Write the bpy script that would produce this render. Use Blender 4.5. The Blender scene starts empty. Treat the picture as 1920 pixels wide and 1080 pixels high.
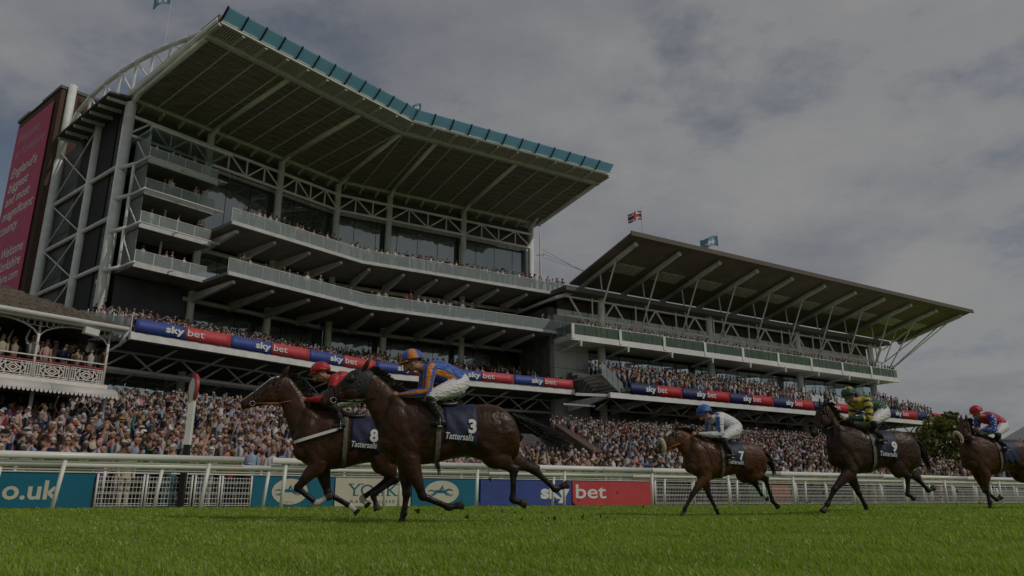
import bpy, math, random
import numpy as np
from mathutils import Vector, Matrix
from mathutils.kdtree import KDTree
R = math.radians
SC = bpy.context.scene
COL = SC.collection
# ------------------------------------------------------------------ camera
cd = bpy.data.cameras.new('camera'); cam = bpy.data.objects.new('camera', cd); COL.objects.link(cam)
cd.sensor_width = 36.0; cd.lens = 36.0 * 1386.0 / 1920.0; cd.clip_start = 0.05; cd.clip_end = 3000
cam.location = (0, 0, 0.30); cam.rotation_euler = (R(90) + math.atan(397 / 1386.0), 0, 0)
SC.camera = cam
# ------------------------------------------------------------------ sky
SUN = Vector((0.66, -0.32, 0.68)).normalized()
W = bpy.data.worlds.new('World'); SC.world = W; W.use_nodes = True
nt = W.node_tree; nt.nodes.clear(); N = nt.nodes.new; LK = nt.links.new
out = N('ShaderNodeOutputWorld'); bg = N('ShaderNodeBackground'); LK(bg.outputs[0], out.inputs[0])
sky = N('ShaderNodeTexSky'); sky.sky_type = 'NISHITA'; sky.sun_disc = False
sky.sun_elevation = math.asin(SUN.z); sky.sun_rotation = math.atan2(SUN.x, SUN.y)
skm = N('ShaderNodeVectorMath'); skm.operation = 'SCALE'; skm.inputs[3].default_value = 0.15; LK(sky.outputs[0], skm.inputs[0])
tc = N('ShaderNodeTexCoord'); sep = N('ShaderNodeSeparateXYZ'); LK(tc.outputs['Generated'], sep.inputs[0])
az = N('ShaderNodeMath'); az.operation = 'ABSOLUTE'; LK(sep.outputs[2], az.inputs[0])
ad = N('ShaderNodeMath'); ad.operation = 'ADD'; ad.inputs[1].default_value = 0.22; LK(az.outputs[0], ad.inputs[0])
dx = N('ShaderNodeMath'); dx.operation = 'DIVIDE'; LK(sep.outputs[0], dx.inputs[0]); LK(ad.outputs[0], dx.inputs[1])
dy = N('ShaderNodeMath'); dy.operation = 'DIVIDE'; LK(sep.outputs[1], dy.inputs[0]); LK(ad.outputs[0], dy.inputs[1])
cmb = N('ShaderNodeCombineXYZ'); LK(dx.outputs[0], cmb.inputs[0]); LK(dy.outputs[0], cmb.inputs[1])
def wnoise(scale, detail, rough, off):
    m = N('ShaderNodeMapping'); m.inputs['Location'].default_value = off; LK(cmb.outputs[0], m.inputs[0])
    n = N('ShaderNodeTexNoise'); n.inputs['Scale'].default_value = scale; n.inputs['Detail'].default_value = detail
    n.inputs['Roughness'].default_value = rough; LK(m.outputs[0], n.inputs[0]); return n.outputs[0]
def wramp(src, stops):
    r = N('ShaderNodeValToRGB'); e = r.color_ramp.elements
    while len(e) < len(stops): e.new(0.5)
    for k, (p, c) in enumerate(stops): e[k].position = p; e[k].color = (*c, 1)
    LK(src, r.inputs[0]); return r.outputs[0]
SKO = (6.2, 9.7, 0)
warp = wnoise(2.2, 3, 0.5, (1.3, 8.1, 5)); 
def wmix(a_, b_, f):
    m_ = N('ShaderNodeMath'); m_.operation = 'MULTIPLY_ADD'; LK(a_, m_.inputs[0]); m_.inputs[1].default_value = f; LK(b_, m_.inputs[2]); return m_.outputs[0]
big = wnoise(0.75, 9, 0.60, SKO); fine = wnoise(3.2, 8, 0.62, (SKO[0] + 5, SKO[1] - 2, 1))
cover = wramp(wmix(fine, big, 0.14), [(0.475, (0.26,) * 3), (0.55, (0.86,) * 3), (0.62, (1,) * 3)])
shade = wramp(wmix(fine, wnoise(1.0, 8, 0.58, (7.3 + SKO[0], 4.4, 2)), 0.30), [(0.46, (0.60, 0.63, 0.72)), (0.60, (0.80, 0.82, 0.86)), (0.72, (0.99, 0.99, 0.99))])
mx = N('ShaderNodeMix'); mx.data_type = 'RGBA'; LK(cover, mx.inputs[0]); LK(skm.outputs[0], mx.inputs[6]); LK(shade, mx.inputs[7])
LK(mx.outputs[2], bg.inputs[0]); bg.inputs[1].default_value = 1.0
# ------------------------------------------------------------------ sun and exposure
sd = bpy.data.lights.new('sun', 'SUN'); sd.energy = 4.0; sd.angle = R(0.6); sd.color = (1, 0.94, 0.86)
so = bpy.data.objects.new('sun', sd); COL.objects.link(so); so.rotation_euler = SUN.to_track_quat('Z', 'Y').to_euler()
vs = SC.view_settings; vs.view_transform = 'Standard'; vs.look = 'None'; vs.exposure = -1.95; vs.gamma = 1.0; vs.use_curve_mapping = False
# ------------------------------------------------------------------ materials
MATS = {}
def mat(name, col, rough=0.6, metal=0.0, var=0.0, vscale=4.0, bump=0.0, bscale=30.0, spec=0.5, stretch=None, col2=None, coat=0.0):
    if name in MATS: return MATS[name]
    m = bpy.data.materials.new(name); m.use_nodes = True; t = m.node_tree; b = t.nodes['Principled BSDF']
    b.inputs['Base Color'].default_value = (*col, 1); b.inputs['Roughness'].default_value = rough; b.inputs['Metallic'].default_value = metal
    b.inputs['Specular IOR Level'].default_value = spec; b.inputs['Coat Weight'].default_value = coat
    if var or bump:
        tcn = t.nodes.new('ShaderNodeTexCoord'); mp = t.nodes.new('ShaderNodeMapping'); t.links.new(tcn.outputs['Object'], mp.inputs[0])
        if stretch: mp.inputs['Scale'].default_value = stretch
    if var:
        n = t.nodes.new('ShaderNodeTexNoise'); n.inputs['Scale'].default_value = vscale; n.inputs['Detail'].default_value = 6; t.links.new(mp.outputs[0], n.inputs[0])
        r = t.nodes.new('ShaderNodeValToRGB'); e = r.color_ramp.elements; e[0].position = 0.3; e[1].position = 0.72
        c2 = col2 or tuple(c * (1 + var) for c in col)
        e[0].color = (*[max(0, c * (1 - var)) for c in col], 1); e[1].color = (*[min(1, c) for c in c2], 1)
        t.links.new(n.outputs[0], r.inputs[0]); t.links.new(r.outputs[0], b.inputs['Base Color'])
    if bump:
        n2 = t.nodes.new('ShaderNodeTexNoise'); n2.inputs['Scale'].default_value = bscale; n2.inputs['Detail'].default_value = 4; t.links.new(mp.outputs[0], n2.inputs[0])
        bp = t.nodes.new('ShaderNodeBump'); bp.inputs['Strength'].default_value = bump; bp.inputs['Distance'].default_value = 0.02
        t.links.new(n2.outputs[0], bp.inputs['Height']); t.links.new(bp.outputs[0], b.inputs['Normal'])
    MATS[name] = m; return m
def glassmat(name, col, refl=0.3, rough=0.03):
    if name in MATS: return MATS[name]
    m = bpy.data.materials.new(name); m.use_nodes = True; t = m.node_tree; b = t.nodes['Principled BSDF']
    b.inputs['Base Color'].default_value = (*col, 1); b.inputs['Roughness'].default_value = 0.25
    g = t.nodes.new('ShaderNodeBsdfGlossy'); g.inputs['Color'].default_value = (0.85, 0.95, 0.95, 1); g.inputs['Roughness'].default_value = rough
    n = t.nodes.new('ShaderNodeTexNoise'); n.inputs['Scale'].default_value = 0.5; tcn = t.nodes.new('ShaderNodeTexCoord'); t.links.new(tcn.outputs['Object'], n.inputs[0])
    bp = t.nodes.new('ShaderNodeBump'); bp.inputs['Strength'].default_value = 0.06; bp.inputs['Distance'].default_value = 0.3
    t.links.new(n.outputs[0], bp.inputs['Height']); t.links.new(bp.outputs[0], g.inputs['Normal'])
    x = t.nodes.new('ShaderNodeMixShader'); x.inputs[0].default_value = refl
    t.links.new(b.outputs[0], x.inputs[1]); t.links.new(g.outputs[0], x.inputs[2]); t.links.new(x.outputs[0], t.nodes['Material Output'].inputs[0])
    MATS[name] = m; return m
def clearglass(name, tint, alpha=0.45):
    if name in MATS: return MATS[name]
    m = bpy.data.materials.new(name); m.use_nodes = True; t = m.node_tree; b = t.nodes['Principled BSDF']
    b.inputs['Base Color'].default_value = (*tint, 1); b.inputs['Roughness'].default_value = 0.12
    tr = t.nodes.new('ShaderNodeBsdfTransparent'); tr.inputs[0].default_value = (0.8, 0.9, 0.88, 1)
    x = t.nodes.new('ShaderNodeMixShader'); x.inputs[0].default_value = alpha
    t.links.new(tr.outputs[0], x.inputs[1]); t.links.new(b.outputs[0], x.inputs[2]); t.links.new(x.outputs[0], t.nodes['Material Output'].inputs[0])
    MATS[name] = m; return m
def attrmat(name, rough=0.7, spec=0.4, bump=0.0, bscale=60, coat=0.0, sheen=0.0, var=0.0, bdist=0.01, stretch=None, coatrough=0.2):
    if name in MATS: return MATS[name]
    m = bpy.data.materials.new(name); m.use_nodes = True; t = m.node_tree; b = t.nodes['Principled BSDF']
    a = t.nodes.new('ShaderNodeAttribute'); a.attribute_name = 'Col'; src = a.outputs['Color']
    b.inputs['Roughness'].default_value = rough; b.inputs['Specular IOR Level'].default_value = spec
    b.inputs['Coat Weight'].default_value = coat; b.inputs['Coat Roughness'].default_value = coatrough; b.inputs['Sheen Weight'].default_value = sheen
    tcn = t.nodes.new('ShaderNodeTexCoord'); mp = t.nodes.new('ShaderNodeMapping'); t.links.new(tcn.outputs['Object'], mp.inputs[0])
    if stretch: mp.inputs['Scale'].default_value = stretch
    if var:
        n = t.nodes.new('ShaderNodeTexNoise'); n.inputs['Scale'].default_value = 7; n.inputs['Detail'].default_value = 5; t.links.new(mp.outputs[0], n.inputs[0])
        mr = t.nodes.new('ShaderNodeMapRange'); mr.inputs[1].default_value = 0.3; mr.inputs[2].default_value = 0.7; mr.inputs[3].default_value = 1 - var; mr.inputs[4].default_value = 1 + var; t.links.new(n.outputs[0], mr.inputs[0])
        vm = t.nodes.new('ShaderNodeVectorMath'); vm.operation = 'SCALE'; t.links.new(src, vm.inputs[0]); t.links.new(mr.outputs[0], vm.inputs[3]); src = vm.outputs[0]
    t.links.new(src, b.inputs['Base Color'])
    if bump:
        n2 = t.nodes.new('ShaderNodeTexNoise'); n2.inputs['Scale'].default_value = bscale; n2.inputs['Detail'].default_value = 3; t.links.new(mp.outputs[0], n2.inputs[0])
        bp = t.nodes.new('ShaderNodeBump'); bp.inputs['Strength'].default_value = bump; bp.inputs['Distance'].default_value = bdist
        t.links.new(n2.outputs[0], bp.inputs['Height']); t.links.new(bp.outputs[0], b.inputs['Normal'])
    MATS[name] = m; return m
WHITE = mat('white_steel', (0.80, 0.80, 0.76), 0.45, var=0.12, vscale=1.2)
WHITE2 = mat('white_plastic_rail', (0.80, 0.79, 0.74), 0.35, var=0.06, vscale=3)
STEELG = mat('pale_grey_steel', (0.60, 0.60, 0.58), 0.5, var=0.15, vscale=1.5)
DARK = mat('dark_cladding', (0.055, 0.057, 0.062), 0.6, var=0.25, vscale=0.6)
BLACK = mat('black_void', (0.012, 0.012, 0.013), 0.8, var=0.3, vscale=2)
SOFFIT = mat('brown_soffit', (0.26, 0.23, 0.195), 0.75, var=0.3, vscale=0.7, stretch=(1, 6, 1))
SOFRIB = mat('soffit_rib', (0.78, 0.75, 0.70), 0.6, var=0.15)
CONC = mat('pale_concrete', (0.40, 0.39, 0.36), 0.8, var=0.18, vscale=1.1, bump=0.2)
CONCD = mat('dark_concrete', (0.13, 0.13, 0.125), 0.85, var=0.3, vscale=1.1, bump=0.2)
GLS = glassmat('dark_facade_glass', (0.012, 0.022, 0.022), 0.30)
GLS2 = glassmat('pale_facade_glass', (0.05, 0.06, 0.06), 0.5)
BALG = clearglass('grey_balustrade_glass', (0.50, 0.53, 0.54), 0.38)
GRNG = clearglass('green_balustrade_glass', (0.12, 0.175, 0.12), 0.58)
TEAL = mat('teal_roof_glass', (0.38, 0.60, 0.66), 0.25, var=0.12, vscale=0.8)
_t = TEAL.node_tree; _tr = _t.nodes.new('ShaderNodeBsdfTranslucent'); _tr.inputs[0].default_value = (0.52, 0.78, 0.86, 1); _mx = _t.nodes.new('ShaderNodeMixShader'); _mx.inputs[0].default_value = 0.7
_t.links.new(_t.nodes['Principled BSDF'].outputs[0], _mx.inputs[1]); _t.links.new(_tr.outputs[0], _mx.inputs[2]); _t.links.new(_mx.outputs[0], _t.nodes['Material Output'].inputs[0])
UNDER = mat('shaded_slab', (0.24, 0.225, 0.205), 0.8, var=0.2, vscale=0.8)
BRICK = mat('red_brown_brick', (0.10, 0.055, 0.040), 0.85, var=0.35, vscale=9, bump=0.3)
TILE = mat('brown_roof_tile', (0.125, 0.10, 0.075), 0.85, var=0.35, vscale=5, bump=0.3)
IRON = mat('white_cast_iron', (0.72, 0.70, 0.66), 0.5, var=0.08)
REDP = mat('red_paint', (0.42, 0.04, 0.04), 0.5, var=0.1)
MAG = mat('crimson_banner', (0.55, 0.03, 0.13), 0.6, var=0.10, vscale=0.5)
LETW = mat('white_lettering', (0.80, 0.80, 0.78), 0.6)
LETP = mat('pink_lettering', (0.62, 0.30, 0.40), 0.6)
LETY = mat('yellow_lettering', (0.75, 0.60, 0.05), 0.6)
SBLUE = mat('banner_blue', (0.045, 0.080, 0.31), 0.55, var=0.12, vscale=2.0, bump=0.5, bscale=2.5)
SRED = mat('banner_red', (0.58, 0.065, 0.075), 0.55, var=0.10, vscale=2.0, bump=0.5, bscale=2.5)
SNAVY = mat('banner_navy', (0.010, 0.018, 0.10), 0.55, var=0.12, vscale=2.0)
SRED2 = mat('banner_deep_red', (0.45, 0.012, 0.022), 0.55, var=0.10, vscale=2.0)
BTEAL = mat('board_teal', (0.004, 0.15, 0.24), 0.5, var=0.08, vscale=2)
CREAM = mat('board_cream', (0.62, 0.58, 0.46), 0.55, var=0.05, vscale=2)
TEALINK = mat('teal_ink', (0.0, 0.13, 0.22), 0.55)
GREYINK = mat('grey_ink', (0.10, 0.10, 0.11), 0.55)
CUSH = mat('grey_seat', (0.30, 0.31, 0.32), 0.6)
# ------------------------------------------------------------------ helpers
def tag(o, label=None, cat=None, group=None, kind=None):
    if label: o['label'] = label
    if cat: o['category'] = cat
    if group: o['group'] = group
    if kind: o['kind'] = kind
    return o
def empty(name, loc=(0, 0, 0), rz=0):
    o = bpy.data.objects.new(name, None); COL.objects.link(o); o.location = loc; o.rotation_euler = (0, 0, rz); o.empty_display_size = 0.2; return o
def V(*a): return np.array(a, float)
class MB:
    def __init__(s): s.v = []; s.f = []
    def add(s, vs, fs):
        b = len(s.v); s.v.extend([tuple(map(float, p)) for p in vs]); s.f.extend([tuple(b + i for i in f) for f in fs]); return s
    def hexa(s, p):
        return s.add(p, [(0, 3, 2, 1), (4, 5, 6, 7), (0, 1, 5, 4), (1, 2, 6, 5), (2, 3, 7, 6), (3, 0, 4, 7)])
    def box(s, x0, y0, z0, x1, y1, z1):
        return s.hexa([(x0, y0, z0), (x1, y0, z0), (x1, y1, z0), (x0, y1, z0), (x0, y0, z1), (x1, y0, z1), (x1, y1, z1), (x0, y1, z1)])
    def prism(s, poly, z0, z1):
        n = len(poly); vs = [(p[0], p[1], z0) for p in poly] + [(p[0], p[1], z1) for p in poly]
        return s.add(vs, [tuple(range(n - 1, -1, -1)), tuple(range(n, 2 * n))] + [(i, (i + 1) % n, n + (i + 1) % n, n + i) for i in range(n)])
    def beam(s, p, q, w, h):
        p = V(*p); q = V(*q); d = q - p; L = np.linalg.norm(d); d /= L
        up = V(0, 0, 1) if abs(d[2]) < 0.98 else V(1, 0, 0)
        a = np.cross(d, up); a /= np.linalg.norm(a); b = np.cross(a, d); a = a * w / 2; b = b * h / 2
        return s.hexa([p - a - b, p + a - b, q + a - b, q - a - b, p - a + b, p + a + b, q + a + b, q - a + b])
    def tube(s, p, q, r, n=8, r2=None):
        p = V(*p); q = V(*q); d = q - p; d /= np.linalg.norm(d); r2 = r if r2 is None else r2
        up = V(0, 0, 1) if abs(d[2]) < 0.95 else V(1, 0, 0)
        a = np.cross(d, up); a /= np.linalg.norm(a); b = np.cross(a, d); vs = []
        for c, rr in ((p, r), (q, r2)):
            for k in range(n):
                t = 2 * math.pi * k / n; vs.append(c + (a * math.cos(t) + b * math.sin(t)) * rr)
        return s.add(vs, [(k, (k + 1) % n, n + (k + 1) % n, n + k) for k in range(n)] + [tuple(range(n - 1, -1, -1)), tuple(range(n, 2 * n))])
    def path(s, pts, r, n=6):
        for a, b in zip(pts[:-1], pts[1:]): s.tube(a, b, r, n)
        return s
    def ball(s, c, r, nu=10, nv=6):
        r = (r, r, r) if not hasattr(r, '__len__') else r; vs = []
        for j in range(nv + 1):
            ph = math.pi * j / nv
            for i in range(nu):
                t = 2 * math.pi * i / nu; vs.append((c[0] + r[0] * math.sin(ph) * math.cos(t), c[1] + r[1] * math.sin(ph) * math.sin(t), c[2] + r[2] * math.cos(ph)))
        return s.add(vs, [(j * nu + i, (j + 1) * nu + i, (j + 1) * nu + (i + 1) % nu, j * nu + (i + 1) % nu) for j in range(nv) for i in range(nu)])
    def build(s, name, m, parent=None, smooth=False):
        me = bpy.data.meshes.new(name); me.from_pydata(s.v, [], s.f); me.validate()
        if m: me.materials.append(m)
        if smooth: me.polygons.foreach_set('use_smooth', [True] * len(me.polygons))
        o = bpy.data.objects.new(name, me); COL.objects.link(o)
        if parent: o.parent = parent
        return o
def npmesh(name, v, f, m, col=None, parent=None, smooth=False):
    """v Nx3 array, f list or Mx4/Mx3 arrays"""
    me = bpy.data.meshes.new(name)
    fs = f if isinstance(f, list) else [f]
    nl = sum(a.size for a in fs); npl = sum(len(a) for a in fs)
    me.vertices.add(len(v)); me.vertices.foreach_set('co', np.asarray(v, np.float32).ravel())
    me.loops.add(nl); me.loops.foreach_set('vertex_index', np.concatenate([a.ravel() for a in fs]).astype(np.int32))
    me.polygons.add(npl); tot = np.concatenate([np.full(len(a), a.shape[1]) for a in fs]).astype(np.int32)
    st = np.concatenate([[0], np.cumsum(tot)[:-1]]).astype(np.int32)
    me.polygons.foreach_set('loop_start', st)
    me.update(calc_edges=True)
    if smooth: me.polygons.foreach_set('use_smooth', np.ones(npl, bool))
    if col is not None:
        a = me.color_attributes.new('Col', 'FLOAT_COLOR', 'POINT'); c4 = np.ones((len(v), 4), np.float32); c4[:, :3] = col; a.data.foreach_set('color', c4.ravel())
    if m: me.materials.append(m)
    o = bpy.data.objects.new(name, me); COL.objects.link(o)
    if parent: o.parent = parent
    return o
def copyobj(o, parent, mtx=None):
    c = o.copy(); COL.objects.link(c); c.parent = parent
    if mtx is not None: c.matrix_local = mtx
    return c
TXT = {}
def textverts(s, bold=0.0, shear=0.0, spacing=1.0):
    """flat text as (verts Nx2, faces) height ~1 cap height, x from 0"""
    key = (s, bold, shear, spacing)
    if key in TXT: return TXT[key]
    cu = bpy.data.curves.new('lettering', 'FONT'); cu.body = s; cu.size = 1.0; cu.offset = bold; cu.shear = shear; cu.space_character = spacing; cu.resolution_u = 3
    cu.fill_mode = 'FRONT'
    o = bpy.data.objects.new('lettering', cu); COL.objects.link(o)
    dg = bpy.context.evaluated_depsgraph_get(); me = bpy.data.meshes.new_from_object(o.evaluated_get(dg))
    vs = np.array([tuple(v.co) for v in me.vertices]); fs = [tuple(p.vertices) for p in me.polygons]
    bpy.data.objects.remove(o); bpy.data.curves.remove(cu); bpy.data.meshes.remove(me)
    vs[:, 0] -= vs[:, 0].min(); TXT[key] = (vs[:, :2], fs); return TXT[key]
def text_on(name, s, m, parent, org, xd, yd, height, bold=0.0, shear=0.0, lift=0.01, align='L', width=None, spacing=1.0):
    vs, fs = textverts(s, bold, shear, spacing); xd = V(*xd); yd = V(*yd); xd /= np.linalg.norm(xd); yd /= np.linalg.norm(yd)
    nrm = np.cross(xd, yd); k = height / 0.7; sx = k
    w = vs[:, 0].max() * k
    if width: sx = k * width / w; w = width
    x0 = {'L': 0, 'C': -w / 2, 'R': -w}[align]
    P = V(*org) + np.outer(vs[:, 0] * sx + x0, xd) + np.outer(vs[:, 1] * k, yd) + nrm * lift
    return MB().add(P, fs).build(name, m, parent)
# ------------------------------------------------------------------ ground
R0 = V(-9.63, 16.3); RD = V(0.8631, 0.5050); RP = V(-0.5050, 0.8631)
def rr(s, D, z=0.0):
    p = R0 + RD * s + RP * D; return (p[0], p[1], z)
def railD(x, y): return (x - R0[0]) * RP[0] + (y - R0[1]) * RP[1]
def sstep(a, b, x):
    t = np.clip((x - a) / (b - a), 0, 1); return t * t * (3 - 2 * t)
def ground(x, y):
    x = np.asarray(x, float); y = np.asarray(y, float); D = railD(x, y)
    side = 0.085 * sstep(5.0, 6.6, x) * sstep(6.0, 11.0, y)
    z = np.maximum(0.088 * sstep(-7.0, -1.0, D), side)
    z = z + 0.012 * np.sin(x * 1.3 + y * 0.7) * np.sin(y * 0.9 - x * 0.4) * (1 - sstep(-3, 0, D))
    return z
def grid(xs, ys, zf):
    X, Y = np.meshgrid(xs, ys, indexing='ij'); Z = zf(X, Y); v = np.stack([X, Y, Z], -1).reshape(-1, 3)
    i, j = np.meshgrid(np.arange(len(xs) - 1), np.arange(len(ys) - 1), indexing='ij'); a = (i * len(ys) + j).ravel()
    return v, np.stack([a, a + len(ys), a + len(ys) + 1, a + 1], 1)
def turfmat():
    m = bpy.data.materials.new('turf'); m.use_nodes = True; t = m.node_tree; b = t.nodes['Principled BSDF']; b.inputs['Roughness'].default_value = 0.8; b.inputs['Specular IOR Level'].default_value = 0.15
    tcn = t.nodes.new('ShaderNodeTexCoord'); n = t.nodes.new('ShaderNodeTexNoise'); n.inputs['Scale'].default_value = 0.5; n.inputs['Detail'].default_value = 8; t.links.new(tcn.outputs['Object'], n.inputs[0])
    r = t.nodes.new('ShaderNodeValToRGB'); e = r.color_ramp.elements; e[0].position = 0.3; e[1].position = 0.7; e[0].color = (0.13, 0.19, 0.022, 1); e[1].color = (0.21, 0.27, 0.035, 1)
    t.links.new(n.outputs[0], r.inputs[0]); t.links.new(r.outputs[0], b.inputs['Base Color'])
    n2 = t.nodes.new('ShaderNodeTexNoise'); n2.inputs['Scale'].default_value = 45; n2.inputs['Detail'].default_value = 4; t.links.new(tcn.outputs['Object'], n2.inputs[0])
    bp = t.nodes.new('ShaderNodeBump'); bp.inputs['Strength'].default_value = 0.8; bp.inputs['Distance'].default_value = 0.05; t.links.new(n2.outputs[0], bp.inputs['Height']); t.links.new(bp.outputs[0], b.inputs['Normal'])
    return m
xs = np.concatenate([[-900, -400, -180, -90, -45], np.arange(-24, 44.1, 0.6), [60, 110, 220, 450, 900]])
ys = np.concatenate([[-700, -300, -120, -50, -20, -8], np.arange(-3, 48.1, 0.6), [60, 110, 240, 500, 1200]])
gv, gf = grid(xs, ys, ground)
tag(npmesh('racecourse_turf', gv, gf, turfmat(), smooth=True), kind='structure')
# grass blades, one mass of uncountable blades
rng = np.random.default_rng(11)
def blades(y0, y1, dens, hgt, wid, edge):
    a = 0.0; P = []
    n = int((y1 - y0) * (y1 + y0) * 0.78 * dens)
    y = np.sqrt(rng.uniform(y0 * y0, y1 * y1, n)); x = rng.uniform(-0.78, 0.78, n) * y
    k = railD(x, y) < edge; return x[k], y[k], np.full(k.sum(), hgt), np.full(k.sum(), wid)
G = [blades(2.3, 5.0, 3400, 0.042, 0.0032, 2.8), blades(5.0, 9.0, 1300, 0.042, 0.0050, 2.8), blades(9.0, 16.0, 420, 0.042, 0.009, 2.8), blades(16.0, 32.0, 100, 0.042, 0.018, 2.9)]
bx = np.concatenate([g[0] for g in G]); by = np.concatenate([g[1] for g in G]); bh = np.concatenate([g[2] for g in G]); bw = np.concatenate([g[3] for g in G])
# patchiness: mown lengths and trodden patches
patch = 0.75 + 0.35 * np.sin(bx * 2.1 + np.sin(by * 1.7)) * np.sin(by * 2.6 + bx * 0.8) + 0.15 * np.sin(bx * 7 + by * 5)
n = len(bx); bh = bh * rng.uniform(0.55, 1.25, n) * np.clip(patch, 0.45, 1.15); bz = ground(bx, by)
ang = rng.uniform(0, 2 * np.pi, n); lean = rng.uniform(0.1, 0.9, n) * bh; la = rng.uniform(0, 2 * np.pi, n)
cx = np.cos(ang) * bw; cy = np.sin(ang) * bw; lx = np.cos(la) * lean - 0.35 * bh; ly = np.sin(la) * lean
v = np.empty((n, 5, 3))
v[:, 0] = np.stack([bx - cx, by - cy, bz - 0.004], 1); v[:, 1] = np.stack([bx + cx, by + cy, bz - 0.004], 1)
v[:, 2] = np.stack([bx + cx * 0.8 + lx * 0.35, by + cy * 0.8 + ly * 0.35, bz + bh * 0.6], 1); v[:, 3] = np.stack([bx - cx * 0.8 + lx * 0.35, by - cy * 0.8 + ly * 0.35, bz + bh * 0.6], 1)
v[:, 4] = np.stack([bx + lx, by + ly, bz + bh], 1)
base = np.arange(n) * 5; q = np.stack([base, base + 1, base + 2, base + 3], 1); tr3 = np.stack([base + 3, base + 2, base + 4], 1)
tone = rng.uniform(0, 1, n) ** 1.4 * 0.7 + 0.3 * np.clip(patch - 0.4, 0, 1)
gc = (1 - tone)[:, None] * V(0.165, 0.315, 0.014) + tone[:, None] * V(0.50, 0.63, 0.085)
dry = rng.uniform(0, 1, n) < 0.09; gc[dry] = V(0.46, 0.42, 0.20)
gcol = np.repeat(gc, 5, 0).reshape(n, 5, 3); 
GRASS = attrmat('grass_blade', 0.38, 0.5)
_t = GRASS.node_tree; _a = [n_ for n_ in _t.nodes if n_.type == 'ATTRIBUTE'][0]; _tr = _t.nodes.new('ShaderNodeBsdfTranslucent'); _t.links.new(_a.outputs['Color'], _tr.inputs[0]); _mx = _t.nodes.new('ShaderNodeMixShader'); _mx.inputs[0].default_value = 0.5
_t.links.new(_t.nodes['Principled BSDF'].outputs[0], _mx.inputs[1]); _t.links.new(_tr.outputs[0], _mx.inputs[2]); _t.links.new(_mx.outputs[0], _t.nodes['Material Output'].inputs[0])
tag(npmesh('grass', v.reshape(-1, 3), [q, tr3], GRASS, gcol.reshape(-1, 3)), 'short green turf blades covering the track', 'grass', kind='stuff')
# ------------------------------------------------------------------ terrace
T0, TS = 5.8, 0.18
def terr(D): return 0.10 + max(0.0, D - T0) * TS
tm = MB()
tm.prism([rr(-45, 4.9)[:2], rr(140, 4.9)[:2], rr(140, T0)[:2], rr(-45, T0)[:2]], 0.02, 0.105)
NS = 35
for k in range(NS):
    d0 = T0 + k * 0.9; z1 = 0.105 + (k + 1) * 0.162
    s1 = 92
    tm.prism([rr(-45, d0)[:2], rr(s1, d0)[:2], rr(s1, d0 + 0.9)[:2], rr(-45, d0 + 0.9)[:2]], z1 - 0.5, z1)
d0 = T0 + NS * 0.9
tm.prism([rr(-45, d0)[:2], rr(92, d0)[:2], rr(92, d0 + 60)[:2], rr(-45, d0 + 60)[:2]], 5.4, 0.105 + NS * 0.162)
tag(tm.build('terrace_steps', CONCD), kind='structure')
def tz(D):
    if D < T0: return 0.105
    return 0.105 + min(NS, int((D - T0) / 0.9) + 1) * 0.162
# ------------------------------------------------------------------ running rails
def rail(label, D, s0, s1, ztop, posts, zg, rad, lean, group):
    e = empty('running_rail', rr((s0 + s1) / 2, D, zg)); ip = -V(*e.location)
    def L(s, DD, z): return V(*rr(s, DD, z)) + ip
    step = 6.0; s = s0; first = True
    while s < s1 - 0.01:
        t = min(s + step, s1); m = MB(); c0 = L(s + 0.01, D, 0); c1 = L(t - 0.01, D, 0); prof = []
        for k in range(14):
            a = 2 * math.pi * k / 14; prof.append((math.cos(a) * rad * 0.95, ztop - rad + math.sin(a) * rad * (1.0 if math.sin(a) > 0 else 0.85)))
        vs = []
        for c in (c0, c1):
            for (o, z) in prof: vs.append((c[0] + RP[0] * o, c[1] + RP[1] * o, z - zg))
        n = 14; m.add(vs, [(i, (i + 1) % n, n + (i + 1) % n, n + i) for i in range(n)] + [tuple(range(n)), tuple(range(2 * n - 1, n - 1, -1))])
        m.build('rail_tube', WHITE2, e, True)
        MB().tube(L(s + 0.01, D + 0.03, ztop - rad * 2.0 - 0.03), L(t - 0.01, D + 0.03, ztop - rad * 2.0 - 0.03), 0.03, 8).build('under_rail', WHITE2, e, True)
        s = t
    for ps in posts:
        m = MB(); top = L(ps, D + 0.02, ztop - rad * 1.7); foot = L(ps - lean[0], D + lean[1], zg - 0.05)
        m.tube(foot, top, 0.045, 10); m.build('post', WHITE2, e, True)
    tag(e, label, 'rail', group); return e
rail('nearest white running rail at the left, ending at a gap beside the finishing post', 0.0, -14, 3.72, 1.29, [-9.0, -4.6, 0.03, 2.95], 0.09, 0.085, (0.12, -0.0), None)
rail('nearest white running rail starting at the gap and running off right', 0.0, 4.36, 70, 1.29, [4.72, 7.35, 10.05, 13.0, 16.4, 19.8, 23.1, 26.5, 29.8, 32.7, 37, 41.5, 46, 51, 57, 63], 0.09, 0.085, (0.05, 0), None)
rail('second white running rail behind the nearest one, full width of the picture', 3.0, -12, 80, 1.22, [-8, -3, -1.3, 2.25, 5.0, 9.0, 14.6, 19.6, 23.4, 27.5, 31, 36, 42, 48, 55, 62, 70], 0.09, 0.08, (0.10, 0), None)
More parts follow.
